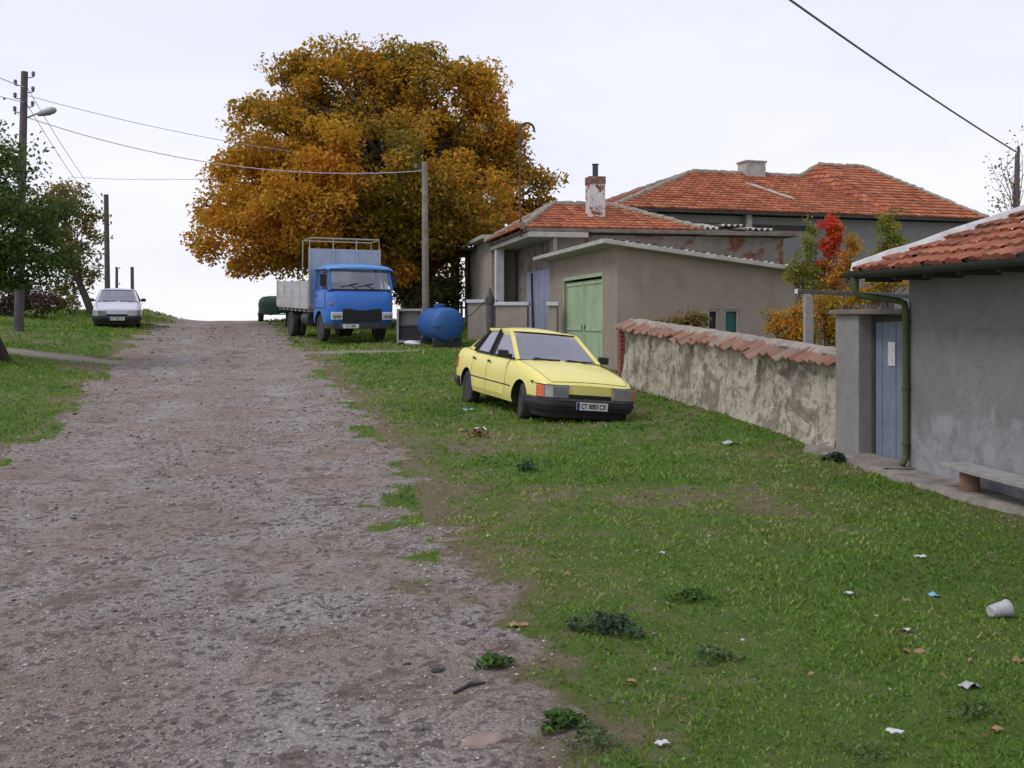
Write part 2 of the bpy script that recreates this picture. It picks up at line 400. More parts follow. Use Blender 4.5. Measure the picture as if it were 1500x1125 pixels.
def thing(name, label, cat, loc=(0, 0, 0), rz=0, group=None):
    o = bpy.data.objects.new(name, None); COL.objects.link(o)
    o.location = loc; o.rotation_euler = (0, 0, rz); o.empty_display_size = .3
    return tag(o, label, cat, group)

def np_mesh(name, V, F, mats, tint=None, parent=None, smooth=False):
    """V (n,3), F (m,k) arrays; tint per face"""
    V = np.asarray(V, np.float32); F = np.asarray(F, np.int32)
    if parent is not None:
        l = parent_world(parent)[0]; V = V-np.array(l, np.float32)
    me = bpy.data.meshes.new(name)
    me.vertices.add(len(V)); me.vertices.foreach_set('co', V.ravel())
    k = F.shape[1]
    me.loops.add(F.size); me.loops.foreach_set('vertex_index', F.ravel())
    me.polygons.add(len(F)); me.polygons.foreach_set('loop_start', np.arange(0, F.size, k, dtype=np.int32))
    me.update(calc_edges=True)
    for mm in (mats if isinstance(mats, (list, tuple)) else [mats]): me.materials.append(mm)
    if tint is not None:
        at = me.attributes.new('tint', 'FLOAT', 'FACE'); at.data.foreach_set('value', np.asarray(tint, np.float32))
    if smooth: me.polygons.foreach_set('use_smooth', np.ones(len(F), bool))
    o = bpy.data.objects.new(name, me); COL.objects.link(o)
    if parent is not None: o.parent = parent
    return o

def leaves(P, size, tint, up=.35, aspect=.55, droop=.25):
    """folded two-triangle leaves at points P; returns V, F, T"""
    n = len(P); size = np.broadcast_to(size, (n,))
    nrm = rng.normal(size=(n, 3)); nrm[:, 2] = np.abs(nrm[:, 2])*1.0+up; nrm /= np.linalg.norm(nrm, axis=1)[:, None]
    t = rng.normal(size=(n, 3)); t -= nrm*np.sum(t*nrm, axis=1)[:, None]; t /= np.linalg.norm(t, axis=1)[:, None]
    t[:, 2] -= droop; t /= np.linalg.norm(t, axis=1)[:, None]
    b = np.cross(nrm, t); b /= np.linalg.norm(b, axis=1)[:, None]
    s = size[:, None]
    A = P-t*s*.5; B = P+b*s*aspect*.5+nrm*s*.10; Cc = P+t*s*.5; D = P-b*s*aspect*.5+nrm*s*.10
    V = np.stack([A, B, Cc, D], 1).reshape(-1, 3)
    i = np.arange(n)*4
    F = np.concatenate([np.stack([i, i+1, i+2], 1), np.stack([i, i+2, i+3], 1)])
    return V, F, np.concatenate([tint, tint])

# ================================================================== SETTING: ground, road, path, grass, gravel
def field_masks(X, D):
    n1 = fbm(X*.9, D*.9, 3, 4)-.5; n2 = fbm(X*3.1, D*3.1, 9, 3)-.5
    sdl = X-XL(D); sdr = XR(D)-X
    w = np.minimum(sdl+n1*1.2+n2*.6, sdr+n1*1.2+n2*.9)
    road = sst(w, -.28, .30)
    wear = np.where(sdr < 0, np.exp(np.minimum(sdr, 0)/(.42+.2*sst(D, 4, 9))), 0)          # trodden strip beside the road
    wear = np.maximum(wear, np.where(sdl < 0, .8*np.exp(np.minimum(sdl, 0)/.45), 0))
    path = np.exp(-((D-(25.2-.10*(X+11)))/.55)**2)*sst(X, -19, -15)*(1-sst(X, -9.6, -8.9))
    path = np.maximum(path, .75*np.exp(-((D-(27.3+.18*(X+4)))/.45)**2)*sst(X, -6.5, -5.5)*(1-sst(X, -3.0, -1.2)))
    pat = fbm(X*.55+3, D*.55, 21, 4)
    n3 = fbm(X*7, D*7, 13, 3)-.5
    dry = np.clip(wear*1.05+sst(pat, .48, .68)*.46+n2*.9+n1*.5+n3*.7+.03, 0, 1)
    dry = np.maximum(dry, path)
    # bare patch under the right walls
    dry = np.maximum(dry, .55*sst(X, 3.4, 4.1)*sst(D, 5, 8)*(1-sst(D, 12, 14)))
    dry = np.where(path > .5, 1, dry)
    return road, np.clip(dry, 0, 1), path

ds = list(np.arange(-9, 2.4, .6)); d = 2.4
while d < 62: ds.append(d); d *= 1.0118
while d < 2400: ds.append(d); d *= 1.09
ds = np.array(ds); us = np.linspace(-1, 1, 430); us = np.sign(us)*(.55*np.abs(us)+.45*np.abs(us)**3)*1.75
DD, UU = np.meshgrid(ds, us, indexing='ij'); XX = UU*(np.maximum(DD, 2)+3)
road, dry, path = field_masks(XX, DD)
ZZ = zt(XX, DD)
_wob = .35*(fbm(DD*.25, DD*0, 15, 2)-.5)
track = np.maximum(np.exp(-((XX-(XL(DD)*.70+XR(DD)*.30)-_wob)/.42)**2), np.exp(-((XX-(XL(DD)*.27+XR(DD)*.73)-_wob)/.42)**2))
amp = 1-sst(DD, 50, 60)
ZZ = ZZ+amp*((fbm(XX*1.3, DD*1.3, 5, 4)-.5)*.07+(1-road)*(fbm(XX*6, DD*6, 31, 3)-.5)*.035+road*(fbm(XX*5, DD*7, 41, 4)-.5)*.05)
nr, nc = DD.shape
V = np.stack([XX, DD, ZZ], -1).reshape(-1, 3)
ii = (np.arange(nr-1)[:, None]*nc+np.arange(nc-1)[None, :]).ravel()
F = np.stack([ii, ii+1, ii+nc+1, ii+nc], 1)
rf = road.ravel()[F].mean(1); pf = path.ravel()[F].mean(1)
dist = V[:, 1][F].mean(1)
isroad = (rf > .5) & (dist < 400); ispath = (pf > .5) & ~isroad
# vertex normals of the whole sheet so the pieces shade as one
dx = np.gradient(V.reshape(nr, nc, 3), axis=1); dy = np.gradient(V.reshape(nr, nc, 3), axis=0)
NN = np.cross(dx, dy); NN /= np.linalg.norm(NN, axis=-1, keepdims=True); NN = NN.reshape(-1, 3)

gm, nt, b = newmat('verge_and_road')
tcn = N(nt, 'ShaderNodeTexCoord').outputs['Object']
ar, ad = attr(nt, 'road'), attr(nt, 'dry')
fine = noise(nt, 60, 5, .7, tcn); mid = noise(nt, 7, 6, .65, tcn); big = noise(nt, .8, 5, .6, tcn)
grassc = mix(nt, rng_(nt, mid, .3, .7), (.095, .175, .022), (.145, .235, .04))
grassc = mix(nt, rng_(nt, fine, .4, .7, 0, .6), grassc, (.17, .20, .07))
dirtc = mix(nt, rng_(nt, mid, .3, .7), (.19, .165, .095), (.31, .255, .17))
dirtc = mix(nt, rng_(nt, fine, .45, .7, 0, .7), dirtc, (.11, .085, .055))
dmask = N(nt, 'ShaderNodeMath', {0: ad, 1: N(nt, 'ShaderNodeMath', {0: mid, 1: -.5}, operation='ADD').outputs[0]}, operation='ADD').outputs[0]
grassc = mix(nt, rng_(nt, noise(nt, 1.1, 6, .65, tcn), .48, .68, 0, .55), grassc, (.15, .165, .05))
ver = mix(nt, rng_(nt, dmask, .25, .75), grassc, dirtc)
# broken asphalt: mauve grey chippings, brown dirt in the hollows, dark tar crumbs, pale stones
vor = N(nt, 'ShaderNodeTexVoronoi', {'Vector': tcn, 'Scale': 75.0, 'Randomness': 1.0})
stone = N(nt, 'ShaderNodeSeparateColor', {0: vor.outputs['Color']}).outputs[0]
rc = mix(nt, stone, (.25, .212, .192), (.58, .52, .475))
trk = attr(nt, 'track')
rc = mix(nt, N(nt, 'ShaderNodeMath', {0: trk, 1: rng_(nt, noise(nt, 1.4, 5, .6, tcn), .35, .6)}, operation='MULTIPLY').outputs[0], rc, mix(nt, stone, (.355, .325, .315), (.63, .585, .56)))
vor2 = N(nt, 'ShaderNodeTexVoronoi', {'Vector': tcn, 'Scale': 26.0, 'Randomness': 1.0})
st2 = N(nt, 'ShaderNodeSeparateColor', {0: vor2.outputs['Color']}).outputs[1]
rc = mix(nt, rng_(nt, st2, .80, .86, 0, .7), rc, (.09, .08, .085))
rc = mix(nt, rng_(nt, st2, .05, .12, .6, 0), rc, (.52, .48, .46))
rc = mix(nt, rng_(nt, big, .40, .62, 0, .60), rc, (.335, .25, .195))
rc = mix(nt, rng_(nt, noise(nt, 2.2, 7, .7, tcn, .5), .53, .62, 0, .62), rc, (.19, .145, .115))
rc = mix(nt, rng_(nt, noise(nt, 6.5, 6, .7, tcn, .4), .57, .64, 0, .7), rc, (.135, .105, .09))
rc = mix(nt, rng_(nt, fine, .5, .75, 0, .45), rc, (.17, .15, .145))
mossp = rng_(nt, noise(nt, 1.9, 6, .7, tcn), .62, .72, 0, .5)
rc = mix(nt, mossp, rc, (.20, .19, .09))
rmask = N(nt, 'ShaderNodeMath', {0: ar, 1: N(nt, 'ShaderNodeMath', {0: N(nt, 'ShaderNodeMath', {0: mid, 1: -.5}, operation='ADD').outputs[0], 1: .9}, operation='MULTIPLY').outputs[0]}, operation='ADD').outputs[0]
ver = mix(nt, rng_(nt, attr(nt, 'path'), .3, .8), ver, mix(nt, fine, (.30, .265, .215), (.46, .42, .36)))
colr = mix(nt, rng_(nt, rmask, .35, .65), ver, rc)
nt.links.new(colr, b.inputs['Base Color']); b.inputs['Roughness'].default_value = .95; b.inputs['Specular IOR Level'].default_value = .15
hs = N(nt, 'ShaderNodeMath', {0: N(nt, 'ShaderNodeMath', {0: vor.outputs['Distance'], 1: -.8}, operation='MULTIPLY').outputs[0], 1: fine}, operation='ADD').outputs[0]
hs = N(nt, 'ShaderNodeMath', {0: hs, 1: mid}, operation='ADD').outputs[0]
gr_ = noise(nt, 160, 3, .7, tcn)
hs = N(nt, 'ShaderNodeMath', {0: hs, 1: gr_}, operation='ADD').outputs[0]
bump(nt, b, hs, .9, .03)

def sheet(name, mask):
    f = F[mask]; used, inv = np.unique(f, return_inverse=True)
    o = np_mesh(name, V[used], inv.reshape(f.shape), gm)
    me = o.data
    for an, arr in (('road', road), ('dry', dry), ('track', track), ('path', path)):
        a = me.attributes.new(an, 'FLOAT', 'POINT'); a.data.foreach_set('value', arr.ravel()[used].astype(np.float32))
    me.polygons.foreach_set('use_smooth', np.ones(len(f), bool))
    me.normals_split_custom_set_from_vertices([tuple(x) for x in NN[used]])
    o['kind'] = 'structure'
    return o
sheet('ground', ~(isroad | ispath)); sheet('road', isroad); sheet('path', ispath)

# ground height incl. relief, for setting things down
def gzr(x, y):
    x = np.asarray(x, float); y = np.asarray(y, float)
    r_, d_, p_ = field_masks(x, y)
    return zt(x, y)+(fbm(x*1.3, y*1.3, 5, 4)-.5)*.07+(1-r_)*(fbm(x*6, y*6, 31, 3)-.5)*.035+r_*(fbm(x*5, y*7, 41, 4)-.5)*.05

# footprints where no grass grows (filled by builders further down, in plan: corner + two edge vectors)
# near house apron, gate step, garden wall, garage, bungalow
def clear_mask(x, y):
    k = np.ones(len(x), bool)
    wl = 3.96+.217*(12.5-y)                       # line of the garden wall / facade
    k &= ~((x > wl-.02) & (y > 2) & (y < 22))
    k &= ~((x > 4.28+.13*(11.03-y)-.42+.05*np.sin(y*5)) & (y < 10.9))
    k &= ~((x > 2.3-.2*(y-23)-.02) & (y >= 21))
    return k
NB = 420000
u = rng.random(NB); gy = 2.5*np.exp(u*np.log(52/2.5)); gx = (rng.random(NB)*2-1)*.78*(gy+.8)
r_, d_, p_ = field_masks(gx, gy)
dens = (1-r_)**2*(1-.86*d_)*(1-.97*p_)*(.45+.9*fbm(gx*2.2, gy*2.2, 77, 3))
keep = (rng.random(NB) < dens) & clear_mask(gx, gy)
gx, gy, d_ = gx[keep], gy[keep], d_[keep]; n = len(gx)
gz0 = gzr(gx, gy)-.004
tuft = fbm(gx*1.7, gy*1.7, 55, 3)
h = (.011+.0018*gy)*(.5+.9*rng.random(n))*(.35+1.2*tuft); w = (.0028+.00115*gy)*(.7+.6*rng.random(n))
ang = rng.random(n)*6.283; ca, sa = np.cos(ang), np.sin(ang); lean = rng.random(n)*1.3*h; la = rng.random(n)*6.283
b0 = np.stack([gx-ca*w, gy-sa*w, gz0], 1); b1 = np.stack([gx+ca*w, gy+sa*w, gz0], 1)
tp = np.stack([gx+np.cos(la)*lean, gy+np.sin(la)*lean, gz0+h], 1)
Vg = np.stack([b0, b1, tp], 1).reshape(-1, 3); Fg = np.arange(n*3).reshape(-1, 3)
tg = np.clip(.38+1.3*(fbm(gx*.8, gy*.8, 61, 4)-.5)+.35*(rng.random(n)-.5)+.5*d_*rng.random(n)+.5*(rng.random(n) > .92), 0, 1)
o = np_mesh('grass', Vg, Fg, M['grassblade'], tg)
o['kind'] = 'stuff'; tag(o, 'short green grass on the verges either side of the dirt road', 'grass')

# gravel: loose chippings on the road and its edge
def stones(x, y, s, name, mat_cols, label):
    base = np.array([(1, 0, 0), (-1, 0, 0), (0, 1, 0), (0, -1, 0), (0, 0, 1), (0, 0, -1)], float)
    fo = np.array([(0, 2, 4), (2, 1, 4), (1, 3, 4), (3, 0, 4), (2, 0, 5), (1, 2, 5), (3, 1, 5), (0, 3, 5)])
    n = len(x); z = gzr(x, y)
    q = base[None]*(1+.5*(rng.random((n, 6, 1))-.5)); q = q*np.stack([s*(.7+.6*rng.random(n)), s*(.7+.6*rng.random(n)), s*(.35+.3*rng.random(n))], 1)[:, None, :]
    a = rng.random(n)*6.283; c, sn = np.cos(a)[:, None], np.sin(a)[:, None]
    q2 = np.stack([q[..., 0]*c-q[..., 1]*sn, q[..., 0]*sn+q[..., 1]*c, q[..., 2]], -1)+np.stack([x, y, z+s*.12], 1)[:, None, :]
    V = q2.reshape(-1, 3); F = (fo[None]+np.arange(n)[:, None, None]*6).reshape(-1, 3)
    t = np.repeat(rng.random(n), 8)
    o = np_mesh(name, V, F, mat_cols, t)
    o['kind'] = 'stuff'; tag(o, label, 'gravel')
    return o
M['gravel'] = leafmat('gravel_stone', [(.07, .06, .06), (.24, .20, .195), (.36, .315, .305), (.46, .42, .41)], 0.0, .95)
NG = 95000
u = rng.random(NG); sy = 2.6*np.exp(u*np.log(40/2.6)); sx = (rng.random(NG)*2-1)*.78*(sy+.6)
r_, d_, p_ = field_masks(sx, sy)
kp = rng.random(NG) < (r_*.75*sst(fbm(sx*1.1, sy*1.1, 91, 3), .3, .6)+.10*d_*(1-r_)); kp &= clear_mask(sx, sy)
sx, sy = sx[kp], sy[kp]
stones(sx, sy, (.0022+.0008*sy)*np.minimum(np.exp(rng.normal(size=len(sx))*.5), 2.4), 'gravel', M['gravel'], 'loose grey chippings scattered over the worn road surface')

# dead leaves blown over the verge
NL = 2600
u = rng.random(NL); ly = 3.2*np.exp(u*np.log(24/3.2)); lx = (rng.random(NL)*2-1)*.75*ly
r_, d_, p_ = field_masks(lx, ly)
kp = (rng.random(NL) < (1-r_)*(.10+.8*np.exp(-np.abs(XL(ly)-lx)/.5)+.75*sst(fbm(lx*1.2, ly*1.2, 71, 3), .45, .72)+.5*sst(lx, 2.0, 3.4))) & clear_mask(lx, ly)
lx, ly = lx[kp], ly[kp]
P = np.stack([lx, ly, gzr(lx, ly)+.012+.012*rng.random(len(lx))], 1)
v_, f_, t_ = leaves(P, (.015+.0016*ly)*(.6+.9*rng.random(len(lx))), rng.random(len(lx)), up=2.0, aspect=.7, droop=0)
o = np_mesh('fallen_leaves', v_, f_, M['dryleaf'], t_); o['kind'] = 'stuff'
tag(o, 'brown dry leaves fallen across the grass verge', 'leaves')

# ================================================================== VEHICLES
def apply_bool(o, cutters):
    for c in cutters:
        m = o.modifiers.new('cut', 'BOOLEAN'); m.operation = 'DIFFERENCE'; m.solver = 'EXACT'; m.object = c
        try: m.material_mode = 'TRANSFER'
        except Exception: pass
    dg = bpy.context.evaluated_depsgraph_get(); dg.update()
    me = bpy.data.meshes.new_from_object(o.evaluated_get(dg))
    o.modifiers.clear(); o.data = me
    for c in cutters: bpy.data.objects.remove(c, do_unlink=True)
def text_mesh(name, s, size, mat, mtx, parent, thick=.002):
    cu = bpy.data.curves.new('lettering', 'FONT'); cu.body = s; cu.size = size; cu.align_x = 'CENTER'; cu.align_y = 'CENTER'; cu.extrude = thick; cu.offset = .0015
    t = bpy.data.objects.new('lettering', cu); COL.objects.link(t)
    dg = bpy.context.evaluated_depsgraph_get(); dg.update()
    me = bpy.data.meshes.new_from_object(t.evaluated_get(dg)); bpy.data.objects.remove(t, do_unlink=True)
    me.transform(mtx); me.materials.clear(); me.materials.append(mat); me.name = name
    o = bpy.data.objects.new(name, me); COL.objects.link(o); o.parent = parent
    return o
def number_plate(root, x, y, z, word, w=.52, h=.11, rake=0.0):
    mb = MB(); mb.box(x, x+.012, y-w/2, y+w/2, z-h/2, z+h/2)
    p = mb.build('number_plate', M['plate'], root, local=True, bevel=.003)
    mb = MB(); mb.box(x+.0125, x+.015, y-w/2, y-w/2+.05, z-h/2+.003, z+h/2-.003)
    mb.build('plate_band', M['euband'], p, local=True)
    mt = Matrix.Translation((x+.015, y+.02, z)) @ Matrix(((0, 0, 1, 0), (1, 0, 0, 0), (0, 1, 0, 0), (0, 0, 0, 1)))
    text_mesh('plate_lettering', word, h*.92, M['black'], mt @ Matrix.Diagonal((.74, 1, 1, 1)), p)
    return p
def wheel(root, x, y, r, w, steer=0, rim=.62, rimmat='darksteel', name='wheel', inner=False):
    """tyre and rim as sub-parts of a wheel hub"""
    c = Vector((x, y, r)); s = 1 if y > 0 else -1
    ax = Vector((-math.sin(steer), math.cos(steer), 0))*s
    hub = MB(); hub.lathe([(.0, w*.30), (r*.13, w*.30), (r*.16, w*.2), (r*.2, -w*.3)], c, ax, 14)
    ho = hub.build(name, M['darksteel'], root, smooth=40, local=True)
    t = MB(); t.lathe([(r*rim, -w*.42), (r*.80, -w*.5), (r*.95, -w*.47), (r*.995, -w*.36), (r, -w*.15), (r*.985, -w*.14), (r*.985, -w*.11), (r, -w*.10), (r, w*.10), (r*.985, w*.11), (r*.985, w*.14), (r, w*.15), (r*.995, w*.36), (r*.95, w*.47), (r*.80, w*.5), (r*rim, w*.42), (r*rim*.97, w*.2), (r*rim*.97, -w*.3)], c, ax, 36)
    t.build('tyre', M['tyre'], ho, smooth=50, local=True)
    m = MB(); m.lathe([(r*rim*.98, w*.40), (r*rim*.94, w*.42), (r*rim*.88, w*.30), (r*rim*.72, w*.18), (r*rim*.5, w*.26), (r*rim*.3, w*.24), (0, w*.24)], c, ax, 28)
    for k in range(8):
        a = k*math.pi/4; e1 = ax.orthogonal().normalized(); e2 = ax.cross(e1)
        m.lathe([(r*.055, w*.18), (r*.055, w*.235), (0, w*.235)], c+(e1*math.cos(a)+e2*math.sin(a))*r*rim*.68, ax, 6, m=1)
    m.build('rim', [M[rimmat], M['black']], ho, smooth=35, local=True)
    return ho

SEC = [(0, 0), (.80, 0), (.955, .05), (.992, .17), (1.0, .30), (1.0, .385), (1.0, .415), (.998, .55), (.990, .70), (.975, .80), (.945, .90), (.91, .95), (.865, .983), (.845, .99), (.831, .992), (.64, 1.012), (.35, 1.034), (0, 1.042)]
def car_body_rows(keys, xs):
    kx = [k[0] for k in keys]
    rows = []
    for x in xs:
        hm, zb, ztp = (float(np.interp(x, kx, [k[i] for k in keys])) for i in (1, 2, 3))
        half = [(hm*a, zb+f*(ztp-zb)) for a, f in SEC]
        ring = [(x, y, z) for y, z in half]+[(x, -y, z) for y, z in half[-2:0:-1]]
        rows.append(ring)
    return rows
def smooth_keys(keys, n=4):
    """Catmull-Rom densify of (x, hw, zb, ztop)"""
    K = [np.array(k, float) for k in keys]; out = []
    for i in range(len(K)-1):
        p0, p1, p2, p3 = K[max(i-1, 0)], K[i], K[i+1], K[min(i+2, len(K)-1)]
        for j in range(n):
            t = j/n; a = np.interp
            m1 = (p2-p0)/max(p2[0]-p0[0], 1e-6)*(p2[0]-p1[0]); m2 = (p3-p1)/max(p3[0]-p1[0], 1e-6)*(p2[0]-p1[0])
            q = (2*t**3-3*t**2+1)*p1+(t**3-2*t**2+t)*m1+(-2*t**3+3*t**2)*p2+(t**3-t**2)*m2
            q[0] = p1[0]+(p2[0]-p1[0])*t; out.append(tuple(q))
    out.append(tuple(K[-1])); return out

def sedan(name, label, loc, rz, pmat, plate, pitch=0., roll=0., amber=True, steer=0., group=None, cladding=True):
    root = thing(name, label, 'car', loc, rz, group); root.rotation_euler = (roll, pitch, rz)
    keys = smooth_keys([(-2.03, .69, .46, .85), (-2.0, .755, .36, .925), (-1.87, .80, .29, .955), (-1.52, .828, .24, .958), (-.9, .836, .21, .945), (0, .838, .21, .930), (.72, .834, .21, .925), (.95, .832, .21, .905), (1.35, .828, .22, .852), (1.70, .816, .25, .785), (1.92, .79, .29, .722), (2.02, .745, .31, .675), (2.07, .67, .33, .635)], 4)
    seams = [.64, -.25, -1.00]
    hoodx = (.865, 2.022); bootx = (-1.94, -1.60)
    xs = [k[0] for k in keys]
    for s in seams+list(hoodx)+list(bootx): xs += [s-.007, s+.007]
    xs = sorted(set(round(x, 4) for x in xs))
    xs = [x for i, x in enumerate(xs) if i == 0 or x-xs[i-1] > .003]
    rows = car_body_rows(keys, xs); n = len(rows[0]); h = len(SEC)
    mb = MB(); vs = [p for r in rows for p in r]; o = 0
    fs, ms = [], []
    for i in range(len(rows)-1):
        xm = (xs[i]+xs[i+1])/2
        for j in range(n):
            jj = j if j < h-1 else n-1-j                # section interval, mirrored
            black = False
            if 3 <= jj <= 9 and any(abs(xm-s) < .0068 for s in seams): black = True
            if jj == 5 and -.95 < xm < .92: black = True
            if jj in (13,) and (hoodx[0] < xm < hoodx[1] or bootx[0] < xm < bootx[1]): black = True
            if jj >= 13 and any(abs(xm-s) < .0068 for s in hoodx+bootx): black = True
            if jj >= 12 and -1.50 < xm < .80: black = True      # cabin under the glass
            if jj <= 1: black = True
            fs.append((i*n+j, i*n+(j+1) % n, (i+1)*n+(j+1) % n, (i+1)*n+j)); ms.append(1 if black else 0)
    fs.append(tuple(range(n-1, -1, -1))); ms.append(0); k = len(rows)-1; fs.append(tuple(range(k*n, k*n+n))); ms.append(0)
    mb.v = vs; mb.f = fs; mb.m = ms; mb.t = [.5]*len(fs)
    body = mb.build('body', [pmat, M['black']], root, local=True)
    cut = []
    for ax_, r_ in ((1.27, .335), (-1.25, .325)):
        for s in (1, -1):
            c = MB(); c.lathe([(r_, 0), (r_, .6)], (ax_, s*.46, .30), (0, s, 0), 36); cut.append(c.build('arch', [M['black']], None))
            cut[-1].parent = root
    bpy.context.view_layer.update()
    apply_bool(body, cut)
    # split opening panels off the body
    def split(name, test, smooth=32):
        bm = bmesh.new(); bm.from_mesh(body.data); bm.normal_update()
        sel = [f for f in bm.faces if test(f.calc_center_median(), f.normal, f.material_index)]
        if not sel: bm.free(); return None
        nb = bm.copy(); nb.faces.ensure_lookup_table()
        ids = {f.index for f in sel}
        bmesh.ops.delete(nb, geom=[f for f in nb.faces if f.index not in ids], context='FACES')
        me = bpy.data.meshes.new(name); nb.to_mesh(me); nb.free()
        bmesh.ops.delete(bm, geom=sel, context='FACES'); bm.to_mesh(body.data); bm.free()
        for mm in (pmat, M['black']): me.materials.append(mm)
        me.polygons.foreach_set('use_smooth', [True]*len(me.polygons)); me.set_sharp_from_angle(angle=R(smooth))
        ob = bpy.data.objects.new(name, me); COL.objects.link(ob); ob.parent = root
        return ob
    doors = {}
    for s in (1, -1):
        doors[('f', s)] = split('door', lambda c, nn, mi, s=s: c.y*s > .6 and -.243 < c.x < .633 and .30 < c.z < .93 and nn.y*s > .3)
        doors[('r', s)] = split('door', lambda c, nn, mi, s=s: c.y*s > .6 and -.993 < c.x < -.257 and .30 < c.z < .93 and nn.y*s > .3)
    split('hood', lambda c, nn, mi: hoodx[0]+.006 < c.x < hoodx[1]-.006 and nn.z > .6 and c.z > .55 and abs(c.y) < .70)
    split('boot_lid', lambda c, nn, mi: bootx[0] < c.x < bootx[1]-.006 and nn.z > .6 and c.z > .6 and abs(c.y) < .69)
    body.data.polygons.foreach_set('use_smooth', [True]*len(body.data.polygons)); body.data.set_sharp_from_angle(angle=R(32))
    # greenhouse
    def pt(x, z, y): return Vector((x, y, z))
    W0 = (.84, .912, .72); W1 = (.13, 1.335, .575); B0 = (-.25, .925, .775); B1 = (-.29, 1.372, .585); C0 = (-1.02, .94, .765); C1 = (-.84, 1.345, .585)
    R0 = (-1.56, .965, .70); R1 = (-.90, 1.325, .565)
    roof_x = np.linspace(.14, -.92, 12); rows = []
    for x in roof_x:
        zc = float(np.interp(x, [-.92, -.70, -.35, 0, .14], [1.338, 1.392, 1.418, 1.396, 1.352]))
        hwid = float(np.interp(x, [-.92, -.62, -.1, .14], [.548, .588, .6, .585]))
        rows.append([(x-.035*(1-(yy/.6)**2)*(-1 if x > -.4 else 1)*.6, yy*hwid/.6, zc-.045*(yy/.6)**2-.03*max(0, (abs(yy)-.48)/.12)**2) for yy in np.linspace(-.6, .6, 13)])
    lo = [[(x, y, z-.045) for x, y, z in r] for r in rows]
    rf = MB(); rf.grid(rows); rf.grid(lo)
    nn_ = len(rows); 
    for r, l in zip(rows, lo): pass
    rf.grid([rows[0], lo[0]]); rf.grid([rows[-1], lo[-1]]); rf.grid([[r[0] for r in rows], [r[0] for r in lo]]); rf.grid([[r[-1] for r in rows], [r[-1] for r in lo]])
    rf.build('roof', pmat, root, smooth=35, local=True)
    for s in (1, -1):
        P = lambda q: pt(q[0], q[1], q[2]*s)
        pl = MB(); up = Vector((0, s, 0))
        pl.bar(P(W0), P(W1), .045, .07, up)
        pl.bar(P(W1)+Vector((0, 0, -.005)), P(B1)+Vector((0, 0, -.022)), .05, .045, up); pl.bar(P(B1)+Vector((0, 0, -.022)), P(C1)+Vector((0, 0, -.012)), .05, .045, up)
        pl.bar(P(C1)+Vector((0, 0, -.01)), P(R1), .05, .045, up)
        # sail panel behind the rear door
        a, bq, c, d = P(C0)+Vector((-.10, 0, 0)), P(R0), P(R1), P(C1)+Vector((-.04, 0, -.01))
        pl.prism([a, bq, c, d], (0, -s*.03, 0))
        pl.build('pillar', pmat, root, local=True, bevel=.008)
        bp = MB(); bp.bar(P(B0), P(B1)+Vector((0, 0, -.02)), .05, .075, up); bp.bar(P(C0)+Vector((-.03, 0, 0)), P(C1)+Vector((0, 0, -.02)), .04, .05, up)
        for k in range(4):                               # louvres in the rear quarter
            u0 = P(C0).lerp(P(R0), .30+.12*k); u1 = P(C1).lerp(P(R1), .30+.12*k); bp.bar(u0.lerp(u1, .12)+Vector((0, s*.008, 0)), u0.lerp(u1, .75)+Vector((0, s*.008, 0)), .012, .02, up)
        bp.bar(P(W0)+Vector((-.03, s*.03, .01)), P(C0)+Vector((-.03, s*.01, .005)), .03, .022, up)
        bp.build('window_trim', M['black'], root, local=True)
        for key, q in (('f', [W0, B0, B1, W1]), ('r', [B0, C0, C1, B1])):
            g = MB(); g.prism([P(x)+Vector((0, -s*.012, 0)) for x in q], (0, -s*.004, 0)); g.build('window', M['glass'], doors[(key, s)] or root, local=True)
        # handles and mirror
        for key, x0 in (('f', -.14), ('r', -.88)):
            hd = MB(); hd.box(x0-.06, x0+.05, s*.832 if s > 0 else -.850, s*.832+.018 if s > 0 else -.832, .80, .835); hd.build('handle', M['black'], doors[(key, s)] or root, local=True, bevel=.004)
        mi = MB(); mi.prism([(.60, s*.80, .93), (.60, s*.985, .935), (.60, s*.985, 1.045), (.60, s*.82, 1.05)], (.075, 0, -.008)); mi.bar((.63, s*.74, .96), (.63, s*.83, .97), .05, .05)
        mi.build('mirror', M['black'], root, local=True, bevel=.012)
    ws = MB()
    rws = []
    for t in np.linspace(0, 1, 7):
        r = []
        for v in np.linspace(-1, 1, 11):
            yb, yt = .70, .56
            y = (yb+(yt-yb)*t)*v; x = (.845+(.14-.845)*t)+.07*(1-v*v)*(1-.3*t); z = .908+(1.338-.908)*t+.01*(1-v*v)
            r.append((x, y, z))
        rws.append(r)
    ws.grid(rws); ws.build('windscreen', M['glass'], root, smooth=60, local=True)
    rw = MB(); rw.prism([(-1.575, -.66, .97), (-1.575, .66, .97), (-.91, .55, 1.318), (-.91, -.55, 1.318)], (.004, 0, -.004)); rw.build('rear_window', M['glass'], root, local=True)
    tr = MB()                                            # rubber round the screen
    for a, c in ((0, 0), (-1, -1)):
        tr.tube([Vector(p)+Vector((.006, 0, .004)) for p in rws[a]], .012, 6)
    tr.tube([Vector(r[0])+Vector((.004, -.002, .004)) for r in rws], .012, 6); tr.tube([Vector(r[-1])+Vector((.004, .002, .004)) for r in rws], .012, 6)
    tr.build('screen_seal', M['black'], root, local=True)
    for y0, y1 in ((-.50, -.02), (.08, .56)):
        wp = MB(); wp.tube([(.95, y0*.2+y1*.8, .915), (.92, (y0+y1)/2, .95), (.885, y0+.05, .965)], .009, 5); wp.bar((.925, y0, .945), (.925, y1, .95), .014, .024); wp.build('wiper', M['black'], root, local=True)
